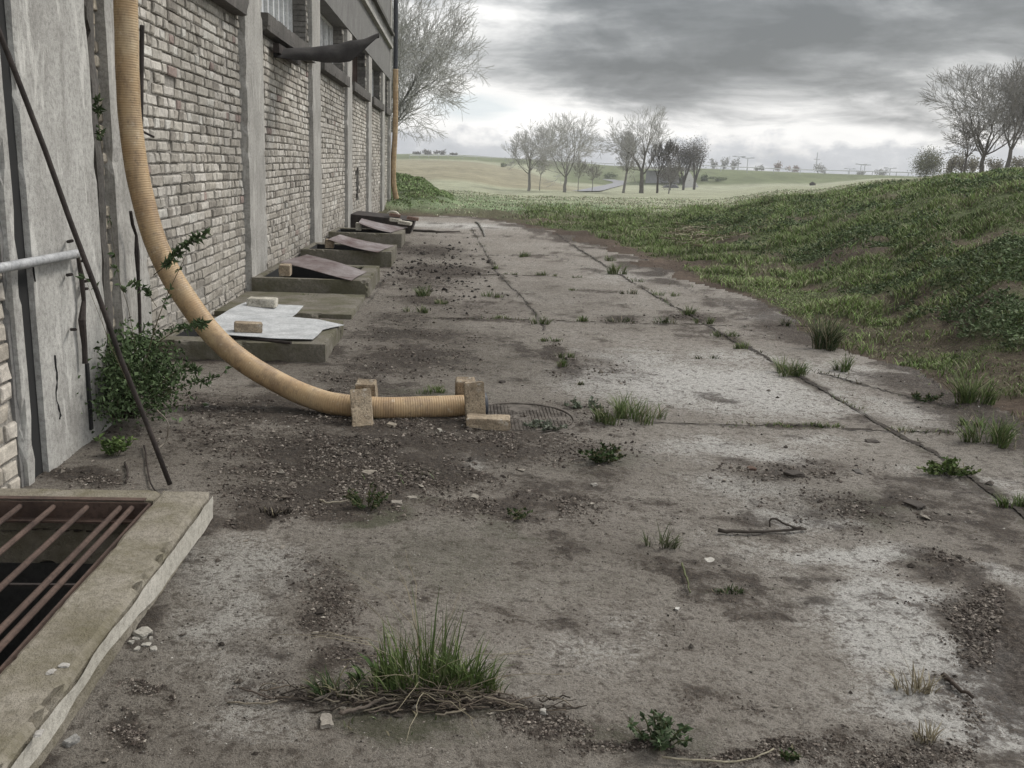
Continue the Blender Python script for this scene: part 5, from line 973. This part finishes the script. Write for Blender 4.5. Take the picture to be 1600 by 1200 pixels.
# grass cover on the bank and verge
def cover(name, n, rmin, rmax, amin, amax, hfun, label, pal, mask, wmul=1., pw=1.):
    r = np.exp(rng.uniform(math.log(rmin), math.log(rmax), n*3)); a = np.radians(rng.uniform(amin, amax, n*3)); x = r*np.sin(a); y = r*np.cos(a)
    ok = rng.random(len(x)) < mask(x, y); x, y, r = x[ok][:n], y[ok][:n], r[ok][:n]; n = len(x); z = ztot(x, y)-.004; cl_ = fbm(x*2.1, y*2.1, 4, 201); c2 = fbm(x*.5, y*.5, 3, 203)
    h = hfun(r)*(.35+1.5*sst(.35, .7, cl_))*(.6+.7*rng.random(n)); wd = .0032*(1+.16*r)*wmul*(.6+.8*rng.random(n)); C = gcols(n, pal)*(.15+1.35*c2+.45*cl_)[:, None]; dry = rng.random(n) < .07+.28*sst(.55, .7, c2); C[dry] = gcols(int(dry.sum()), [(.2, .19, .12), (.16, .15, .09)])
    V, q, t, C2 = blades(np.stack([x, y, z], 1), h, wd, rng.uniform(0, 6.28, n), rng.uniform(.2, 1.2, n), C); o = mk(name, V, [q, t], M_leaf, None, False, C2); return tag(o, label, 'grass', kind='stuff')
BG = [(.15, .215, .07), (.185, .25, .085), (.115, .17, .055), (.23, .27, .13), (.23, .22, .14)]
cover('verge_grass', 270000, 4.2, 30, 8, 42, lambda r: .035+.0022*r, 'green rough grass on the verge and bank right of the yard', BG, lambda x, y: grassmask(x, y)*.95*(y < 40)*sst(780, 860, pxcol(x, y)))
cover('verge_grass_far', 60000, 22, 60, -3, 24, lambda r: .045+.0015*r, 'green grass strip at the far end of the yard', BG, lambda x, y: grassmask(x, y)*sst(46, 26, np.hypot(x, y))*.8*sst(800, 850, pxcol(x, y)))
LGc = [(.22, .28, .15), (.26, .31, .18), (.32, .33, .22)]
cover('meadow_grass', 40000, 27, 70, -6, 32, lambda r: .03+.0004*r, 'pale meadow grass beyond the yard', LGc+[(.36, .34, .25), (.40, .37, .29)], lambda x, y: (edge_d(x, y) > 1.0)*.4*sst(24, 32, np.hypot(x, y)), 1.6)
cover('mound_grass', 50000, 29, 46, -9, 1, lambda r: .05+0*r, 'thick green grass on the mound beyond the warehouse corner', [(.19, .26, .11), (.17, .23, .095), (.22, .28, .13)], lambda x, y: sst(.03, .3, zbase(x, y))*.98*(y < 50), 2.2)
# sprouts following the joints and the mossy dirt
def jm(x, y):
    _, d_, _, mo_, j_, e_ = detail(x, y); jd = np.minimum(segdist(x, y, J_LONG), segdist(x, y, J_TRANS)); return (np.clip(sst(.09, .01, jd)*sst(.42, .58, fbm(x*1.9, y*1.9, 4, 141))+.12*sst(.45, .8, mo_), 0, 1)+.35*sst(-.8, -.1, e_)*sst(.5, .62, fbm(x*2.6, y*2.6, 4, 143)))*(e_ < .1)*(x > -2)
cover('joint_sprouts', 15000, 2.0, 26, -16, 36, lambda r: .016+.0012*r, 'tiny grass and moss sprouts in the slab joints and dirt', [(.08, .11, .045), (.10, .13, .06), (.13, .14, .08), (.16, .14, .09)], jm)
# leafy weeds spread over the bank
def leafcover(n, label):
    r = np.exp(rng.uniform(math.log(7), math.log(26), n*4)); a = np.radians(rng.uniform(12, 38, n*4)); x = r*np.sin(a); y = r*np.cos(a); ok = (fbm(x*.8, y*.8, 4, 211) > .50) & (edge_d(x, y) > .7) & (zbase(x, y) > .15) & (rng.random(len(x)) > ruts(x, y)); x, y, r = x[ok][:n], y[ok][:n], r[ok][:n]; n = len(x)
    h = .02+.11*rng.random(n)*sst(.48, .62, fbm(x*2.4, y*2.4, 3, 213)); P = np.stack([x, y, ztot(x, y)+h], 1); D = rng.normal(size=(n, 3)); D[:, 2] = np.abs(D[:, 2])*.6; m = MB(); sc = .028*(1+.06*r); leaves(m, P, D, sc*(.6+.7*rng.random(n)), sc*.6, gcols(n, [(.10, .14, .065), (.13, .175, .085), (.17, .205, .12), (.08, .11, .052)])); o = m.build('bank_weeds', M_leaf, None, False, True); return tag(o, label, 'weeds', kind='stuff')
leafcover(22000, 'dark leafy nettles and weeds on the grassy bank')
# dry straw heap at far edge
m = MB()
for k in range(260):
    g = on(rng.normal(1085, 30), rng.normal(368, 8)); a_ = rng.uniform(0, 3.14); ln = rng.uniform(.1, .45); t = np.linspace(-.5, .5, 3)[:, None]; m.tube(g+np.array([0, 0, .03+.05*rng.random()])+np.array([math.cos(a_), math.sin(a_), rng.normal(0, .15)])*ln*t, .008, 3, False, STRAW[k % 3])
o = m.build('reed_litter', M_bark, None, False, True); tag(o, 'scatter of pale dead reeds at the foot of the bank', 'dead reeds', kind='stuff')
# ------------------------------------------------------------------ trees
def segs_mesh(S, name, mat, parent, C=None, n=4):
    S = np.array(S, float); p0, p1, r0, r1 = S[:, :3], S[:, 3:6], S[:, 6], S[:, 7]; d = p1-p0; d /= np.linalg.norm(d, axis=1)[:, None]+1e-9
    ref = np.where(np.abs(d[:, 2:3]) < .9, np.array([[0, 0, 1.]]), np.array([[1., 0, 0]])); u_ = np.cross(d, ref); u_ /= np.linalg.norm(u_, axis=1)[:, None]; v_ = np.cross(d, u_); N_ = len(S); V = []
    for P, r_ in ((p0, r0), (p1, r1)):
        for k in range(n):
            a_ = 2*math.pi*k/n; V.append(P+(u_*math.cos(a_)+v_*math.sin(a_))*r_[:, None])
    V = np.stack(V, 1).reshape(-1, 3); i = np.arange(N_)[:, None]*2*n; q = np.concatenate([i+np.array([k, (k+1) % n, n+(k+1) % n, n+k]) for k in range(n)])
    CC = np.repeat(C if C is not None else np.tile((.1, .09, .08), (N_, 1)), 2*n, 0); return mk(name, V, [q], mat, parent, False, CC)
def grow(rs, base, H, spread, trunk, fork, levels=7, forks=(4, 6), rad0=None, minr=.006, curve=.12, up=.12, density=1.):
    """returns trunk segments and crown segments"""
    T = []; Cr = []; rad0 = rad0 or H*.022
    def go(p, d, ln, r, lev, out):
        nseg = 3 if lev < 4 else 2
        for k in range(nseg):
            d2 = d+rs.normal(0, curve, 3)+np.array([0, 0, up*(.6 if lev < 3 else .25)]); d2 /= np.linalg.norm(d2); q = p+d2*ln/nseg; r2 = r*.90; out.append((*p, *q, max(r, minr), max(r2, minr)))
            if lev < levels and lev > 0 and rs.random() < .62*density: # side shoot
                s = rs.normal(size=3); s -= d2*(s@d2); s /= np.linalg.norm(s); go(q, d2*.65+s*.75, ln*rs.uniform(.45, .75), r2*.45, lev+(2 if lev < levels-2 else 1), out)
            p, d, r = q, d2, r2
        if lev >= levels: return
        nf = 2 if rs.random() < .72 else 3
        for k in range(nf):
            s = rs.normal(size=3); s -= d*(s@d); s /= np.linalg.norm(s); a_ = rs.uniform(.28, .62) if k else rs.uniform(.1, .35); go(p, d*math.cos(a_)+s*math.sin(a_), ln*rs.uniform(.72, .88), r*(.74 if k == 0 else .6), lev+1, out)
    p = np.array(base, float); n = 5; r = rad0; lean = rs.normal(0, .04, 2)
    T.append((*(p-np.array([0, 0, .3])), *p, r*1.35, r*1.2)); r = rad0*1.2
    for k in range(n):
        q = p+np.array([lean[0]*trunk/n+rs.normal(0, .02)*trunk, lean[1]*trunk/n, trunk/n]); T.append((*p, *q, r, r*.93)); p = q; r *= .93
    nl = rs.integers(*forks); L0 = (H-trunk)*.27
    for k in range(nl):
        a_ = 2*math.pi*(k+rs.uniform(-.3, .3))/nl; t = spread*rs.uniform(.55, 1.1); go(p-np.array([0, 0, rs.uniform(0, fork)]), np.array([math.cos(a_)*math.sin(t), math.sin(a_)*math.sin(t), math.cos(t)]), L0*rs.uniform(.85, 1.1), r*rs.uniform(.5, .7), 1, Cr)
    go(p, np.array([rs.normal(0, .1), rs.normal(0, .1), 1.]), L0, r*.8, 1, Cr); return np.array(T), np.array(Cr)
def bare_tree(px, py, dist, top_y, half_w, label, seed, spread=.8, trunk=.28, levels=6, col_t=(.10, .092, .08), col_c=(.16, .15, .135), tips=(.33, .32, .29), minpx=.30, rad=None, group='bare trees beyond the yard', name='bare_tree', base_z=None, density=1., forks=(4, 6), up=.12):
    b = atr(px, py, dist); b[2] = (zg(b[0], b[1])[0] if base_z is None else base_z)
    topz = atr(px, top_y, dist)[2]; H = topz-b[2]; rs = np.random.default_rng(seed); T, C = grow(rs, (0, 0, 0), H, spread, H*trunk, H*trunk*.25, levels, rad0=rad or H*.020, minr=minpx*dist/1450*.5, density=density, forks=forks, up=up)
    zt_ = np.percentile(C[:, 5], 99.7); hw = np.percentile(np.abs(C[:, 3]), 98.5); kz = H/zt_; kx = (half_w*dist/1450)/hw
    for A in (T, C): A[:, [2, 5]] *= kz; A[:, [0, 1, 3, 4]] *= kx; A[:, [0, 3]] += b[0]; A[:, [1, 4]] += b[1]; A[:, [2, 5]] += b[2]
    e = empty(name, tuple(b), label, 'tree', group); segs_mesh(T, 'trunk', M_bark, e, np.tile(col_t, (len(T), 1)), 8)
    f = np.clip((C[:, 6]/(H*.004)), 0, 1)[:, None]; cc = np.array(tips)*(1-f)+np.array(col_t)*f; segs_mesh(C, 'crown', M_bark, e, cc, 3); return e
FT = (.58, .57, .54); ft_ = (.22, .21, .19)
bare_tree(590, 292, 50, -50, 172, 'large bare tree with wide spreading crown behind the far corner of the warehouse', 3, 1.05, .20, 7, (.12, .115, .10), tips=(.46, .45, .42), minpx=.5, density=1.6, group=None, base_z=.2, forks=(7, 9), up=.06)
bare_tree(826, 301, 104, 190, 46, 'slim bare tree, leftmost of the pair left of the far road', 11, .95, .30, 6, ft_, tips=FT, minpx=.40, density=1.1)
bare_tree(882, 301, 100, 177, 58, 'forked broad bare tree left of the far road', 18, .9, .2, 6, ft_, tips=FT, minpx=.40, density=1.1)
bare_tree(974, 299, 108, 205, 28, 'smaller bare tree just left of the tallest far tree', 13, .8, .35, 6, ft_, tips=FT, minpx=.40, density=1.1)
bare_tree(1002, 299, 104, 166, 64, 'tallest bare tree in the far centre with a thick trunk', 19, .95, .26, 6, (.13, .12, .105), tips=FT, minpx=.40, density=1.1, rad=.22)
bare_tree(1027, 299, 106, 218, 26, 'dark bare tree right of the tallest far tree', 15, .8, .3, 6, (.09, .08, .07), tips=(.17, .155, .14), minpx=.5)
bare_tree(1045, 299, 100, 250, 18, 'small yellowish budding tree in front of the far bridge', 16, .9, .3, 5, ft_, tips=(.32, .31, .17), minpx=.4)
for i, (px, ty, lb) in enumerate([(843, 240, 'thin pale sapling between the slim and the forked bare tree'), (903, 245, 'thin greenish sapling right of the forked bare tree'), (925, 252, 'thin sapling beside the far road')]): bare_tree(px, 300, 112+i*3, ty, 13, lb, 30+i, .7, .4, 5, (.26, .25, .22), tips=(.40, .41, .30), minpx=.35, rad=.05, density=.8)
bare_tree(1533, 274, 52, 97, 88, 'large bare tree on the right skyline', 25, .85, .18, 7, (.14, .13, .115), tips=(.33, .32, .295), minpx=.42, density=.75, forks=(5, 7), up=.12, group='bare trees on the right skyline')
bare_tree(1572, 270, 50, 97, 50, 'bare tree on the right skyline nearer the frame edge', 26, .6, .2, 6, (.14, .13, .115), tips=(.33, .32, .295), minpx=.45, group='bare trees on the right skyline')
bare_tree(1612, 268, 51, 90, 60, 'bare tree cut by the right edge of the picture', 27, .8, .2, 6, (.14, .13, .115), tips=(.33, .32, .295), minpx=.45, group='bare trees on the right skyline')
bare_tree(1506, 275, 60, 180, 30, 'small bare tree left of the large skyline tree', 24, .9, .3, 5, (.12, .11, .1), tips=(.18, .17, .15), minpx=.5, group='bare trees on the right skyline')
def leafy(px, py, dist, top_y, half_w, label, pal, seed, name='bush', cat='bush', n=900, group=None, trunk=True, spars=1., zlo=.0):
    rs = np.random.default_rng(seed); b = atr(px, py, dist); b[2] = zg(b[0], b[1])[0]; H = atr(px, top_y, dist)[2]-b[2]; W_ = half_w*dist/1450; e = empty(name, tuple(b), label, cat, group); m = MB(); nb = max(5, n//70); k = dist/1450
    cl_ = rs.normal(size=(nb, 3)); cl_ /= np.linalg.norm(cl_, axis=1)[:, None]; cl_ *= rs.uniform(.2, .9, (nb, 1)); cl_[:, 2] = cl_[:, 2]*.5+.55; P = cl_[rs.integers(0, nb, n)]+rs.normal(0, .17, (n, 3)); P[:, 2] = np.maximum(P[:, 2], .03); P[:, 2] = zlo+(1-zlo)*P[:, 2]; P = b+P*np.array([W_, W_, H*.97])
    D = rs.normal(size=(n, 3)); s = k*2.2*spars; c = np.array(pal)[rs.integers(0, len(pal), n)]*(.6+.7*rs.random((n, 1))); leaves(m, P, D, s*(.6+.8*rs.random(n)), s*.7, c); m.build('foliage', M_leaf, e, False, True)
    S_ = [(*(b-np.array([0, 0, .2])), *(b+np.array([0, 0, H*.3])), H*.03, H*.025)]+[(*(b+np.array([0, 0, H*.12])), *(b+np.array([x_*W_, y_*W_, H*.7])), H*.018, H*.006) for x_, y_ in rs.uniform(-.6, .6, (6, 2))]; segs_mesh(S_, 'trunk', M_bark, e, None, 5); return e
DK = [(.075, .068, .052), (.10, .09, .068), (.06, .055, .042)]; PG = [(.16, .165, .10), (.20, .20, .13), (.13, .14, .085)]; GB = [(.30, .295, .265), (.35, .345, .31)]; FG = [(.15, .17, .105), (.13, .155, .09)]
leafy(1068, 292, 165, 222, 28, 'dense dark brown tree crown over the far bridge', DK, 1, 'dense_tree', 'tree', 5200, spars=.7, zlo=.40); leafy(1085, 292, 172, 219, 16, 'grey brown tree crown at the right of the dark crown', [(.15, .14, .12), (.19, .175, .15)], 2, 'dense_tree', 'tree', 2600, spars=.7, zlo=.4); leafy(1047, 292, 160, 245, 20, 'dark brown undergrowth left of the far bridge', DK, 3, n=1800, spars=.7)
leafy(1446, 280, 120, 238, 25, 'rounded olive green tree standing alone on the right skyline', PG, 4, 'dense_tree', 'tree', 5200, spars=.75)
for i, (px, ty, hw, lb) in enumerate([(1484, 240, 12, 'pale brown bush right of the rounded olive tree'), (1500, 238, 16, 'brownish bush behind the small bare tree'), (1518, 243, 14, 'brownish bush left of the large skyline tree trunk'), (1550, 248, 16, 'brownish bush behind the skyline trunks'), (1590, 246, 16, 'brownish bush at the right edge behind the trunks')]): leafy(px, 282, 110, ty, hw, lb, [(.20, .185, .13), (.24, .22, .16)], 10+i, n=800, group='bushes on the right skyline')
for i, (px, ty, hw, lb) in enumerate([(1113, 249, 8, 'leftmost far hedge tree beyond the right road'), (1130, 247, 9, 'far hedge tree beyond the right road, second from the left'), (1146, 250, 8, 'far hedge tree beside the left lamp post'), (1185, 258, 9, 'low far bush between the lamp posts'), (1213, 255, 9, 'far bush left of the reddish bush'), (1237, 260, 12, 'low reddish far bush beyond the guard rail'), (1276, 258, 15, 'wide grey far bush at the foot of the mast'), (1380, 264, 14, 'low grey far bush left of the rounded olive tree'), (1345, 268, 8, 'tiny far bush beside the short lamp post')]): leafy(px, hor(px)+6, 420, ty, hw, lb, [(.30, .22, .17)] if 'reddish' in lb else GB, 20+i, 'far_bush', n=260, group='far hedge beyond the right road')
for i, (px, ty, hw, lb) in enumerate([(668, 233, 12, 'largest dark bush on the left skyline'), (690, 236, 10, 'bush on the left skyline right of the largest'), (652, 238, 9, 'small bush on the left skyline near the mound'), (708, 239, 7, 'last small bush of the left skyline')]): leafy(px, 246, 430, ty, hw, lb, [(.2, .19, .16), (.16, .155, .13)], 40+i, 'far_bush', n=260, group='bushes on the left skyline')
for i, (px, py, d_, ty, hw, lb) in enumerate([(1120, 291, 236, 277, 16, 'scrub at the left end of the right embankment'), (1268, 293, 200, 286, 4, 'dark tiny shrub alone at the embankment foot'), (950, 285, 262, 271, 13, 'shrub on the slope right of the far road'), (786, 262, 245, 256, 6, 'small dark shrub on the left hillside'), (1100, 291, 236, 272, 7, 'scrub beside the pale wing wall')]):
    leafy(px, py, d_, ty, hw, lb, [(.21, .24, .14), (.17, .20, .11)] if i != 1 else DK, 60+i, 'shrub', n=600, spars=.8, group='scrub on the embankments')
# ------------------------------------------------------------------ far road, rails, bridge, masts
def rail(name, pts, label, h=.9):
    """pts: (px, py_of_base, dist)"""
    P = []; 
    for (a, b) in zip(pts[:-1], pts[1:]):
        for k in range(8): t = k/8; P.append(atr(a[0]+(b[0]-a[0])*t, a[1]+(b[1]-a[1])*t, a[2]+(b[2]-a[2])*t))
    P.append(atr(*pts[-1])); P = np.array(P); P[:, 2] = np.maximum(P[:, 2], zg(P[:, 0], P[:, 1])); e = empty(name, tuple(P[0]), label, 'guard rail'); m = MB(); up_ = np.array([0, 0, 1.])
    m.tube(P+up_*h, .14, 6); m.build('rail', M_white, e)
    for p in P[::2]: q = MB(); q.box(p-np.array([.06, .06, .5]), p+np.array([.06, .06, h])); q.build('post', M_galv, e)
rail('guard_rail', [(640, 247.5, 285), (700, 247.5, 292), (790, 251.5, 296), (900, 257.5, 308), (960, 260.5, 302)], 'white guard rail along the road on the left skyline'); rail('guard_rail', [(1085, 263.5, 256), (1250, 270.5, 258), (1400, 274.5, 260), (1475, 277.5, 255)], 'white guard rail along the top of the right embankment')
pts = [(915, 300, 118), (940, 294, 160), (962, 289, 205), (968, 285, 250), (950, 281, 262)]
C_ = spline([on(px, py) for px, py, _ in pts], 10); D_ = np.gradient(C_, axis=0); D_[:, 2] = 0; D_ /= np.linalg.norm(D_, axis=1)[:, None]; Nn = np.stack([-D_[:, 1], D_[:, 0], 0*D_[:, 0]], 1); V = []
for k in range(len(C_)):
    for s_ in np.linspace(-1, 1, 7): p = C_[k]+Nn[k]*1.7*s_; p[2] = zg(p[0], p[1])[0]+.12; V.append(p)
i = np.arange(len(C_)-1)[:, None]*7+np.arange(6)[None]; o = mk('road', V, [np.stack([i, i+7, i+8, i+1], -1).reshape(-1, 4)], M_asph); tag(o, kind='structure')
# bridge: pale wing wall, abutment, deck
br = empty('bridge', tuple(atr(1050, 292, 215)), 'pale concrete road bridge with a triangular wing wall in the far embankment', 'bridge')
def prism(poly, d0, d1, name, mat):
    A = [atr(px, py, d0) for px, py in poly]; B = []
    for a in A: s_ = a-O; f = d1/d0; q = a.copy(); q[:2] = a[:2]*f; B.append(q)
    n = len(A); m = MB(); m.add(A+B, [(k, (k+1) % n, n+(k+1) % n, n+k) for k in range(n)], [(0, k, k+1) for k in range(1, n-1)]+[(n, n+k+1, n+k) for k in range(1, n-1)]); return m.build(name, mat, br)
prism([(1068, 294), (1092, 293), (1074, 262), (1069, 262)], 216, 219, 'wing_wall', M_palegrey)
prism([(1008, 291), (1062, 294), (1060, 268), (1010, 266)], 232, 238, 'abutment', plain('far_grey_wall', (.30, .30, .31)))
prism([(1030, 296), (1064, 296), (1056, 289), (1040, 290)], 214, 226, 'underpass', plain('underpass_dark', (.10, .10, .105)))
prism([(1000, 264), (1090, 266), (1090, 262), (1000, 260)], 228, 244, 'deck', M_palegrey)
def lamp(px, py, ty, d_, label, arms=2):
    b = atr(px, py, d_); t = atr(px, ty, d_)[2]; e = empty('lamp_post', tuple(b), label, 'lamp post', 'far lamp posts'); q = MB(); q.tube([b-np.array([0, 0, 1]), (b[0], b[1], t)], [.16, .12], 6); q.build('pole', M_galv, e)
    q = MB(); q.tube([(b[0]-1.6, b[1], t+.1), (b[0], b[1], t), (b[0]+1.6*(arms > 1), b[1], t+.1)], .12, 5); q.box((b[0]-2.2, b[1]-.2, t), (b[0]-1.2, b[1]+.2, t+.25)); 
    if arms > 1: q.box((b[0]+1.2, b[1]-.2, t), (b[0]+2.2, b[1]+.2, t+.25))
    q.build('lamp_head', M_galv, e)
lamp(1153, 265, 245, 330, 'left one of two tall lamp posts on the right skyline'); lamp(1167, 266, 247, 335, 'right one of two tall lamp posts on the right skyline'); lamp(1344, 272, 257, 380, 'short far lamp post, left of a close pair'); lamp(1350, 272, 258, 385, 'short far lamp post, right of a close pair'); lamp(1327, 271, 264, 400, 'smallest far lamp post left of the close pair'); lamp(1390, 274, 263, 380, 'far lamp post left of the rounded olive tree')
b = atr(1275, 262, 600); t_ = atr(1275, 238, 600)[2]; ms = empty('lattice_mast', tuple(b), 'slender far mast with cross arm on the right skyline', 'mast'); q = MB(); q.tube([b-np.array([0, 0, 2]), (b[0], b[1], t_)], [.5, .2], 5); q.build('mast', M_galv, ms); q = MB(); q.tube([(b[0]-2, b[1], t_-4), (b[0]+2, b[1], t_-4)], .2, 4); q.build('cross_arm', M_galv, ms)
# ------------------------------------------------------------------ haze
def haze(density):
    m = bpy.data.materials.new('haze_air'); m.use_nodes = True; t = m.node_tree; t.nodes.clear(); o_ = t.nodes.new('ShaderNodeOutputMaterial'); v_ = t.nodes.new('ShaderNodeVolumePrincipled'); v_.inputs['Color'].default_value = (.95, .96, .98, 1); v_.inputs['Density'].default_value = density; v_.inputs['Anisotropy'].default_value = .3; t.links.new(v_.outputs[0], o_.inputs['Volume'])
    q = MB(); q.box((-700, -60, -8), (700, 760, 14)); o = q.build('haze', m); tag(o, 'thin pale haze over the fields', 'haze', kind='stuff'); recentre(o)
haze(.00065)
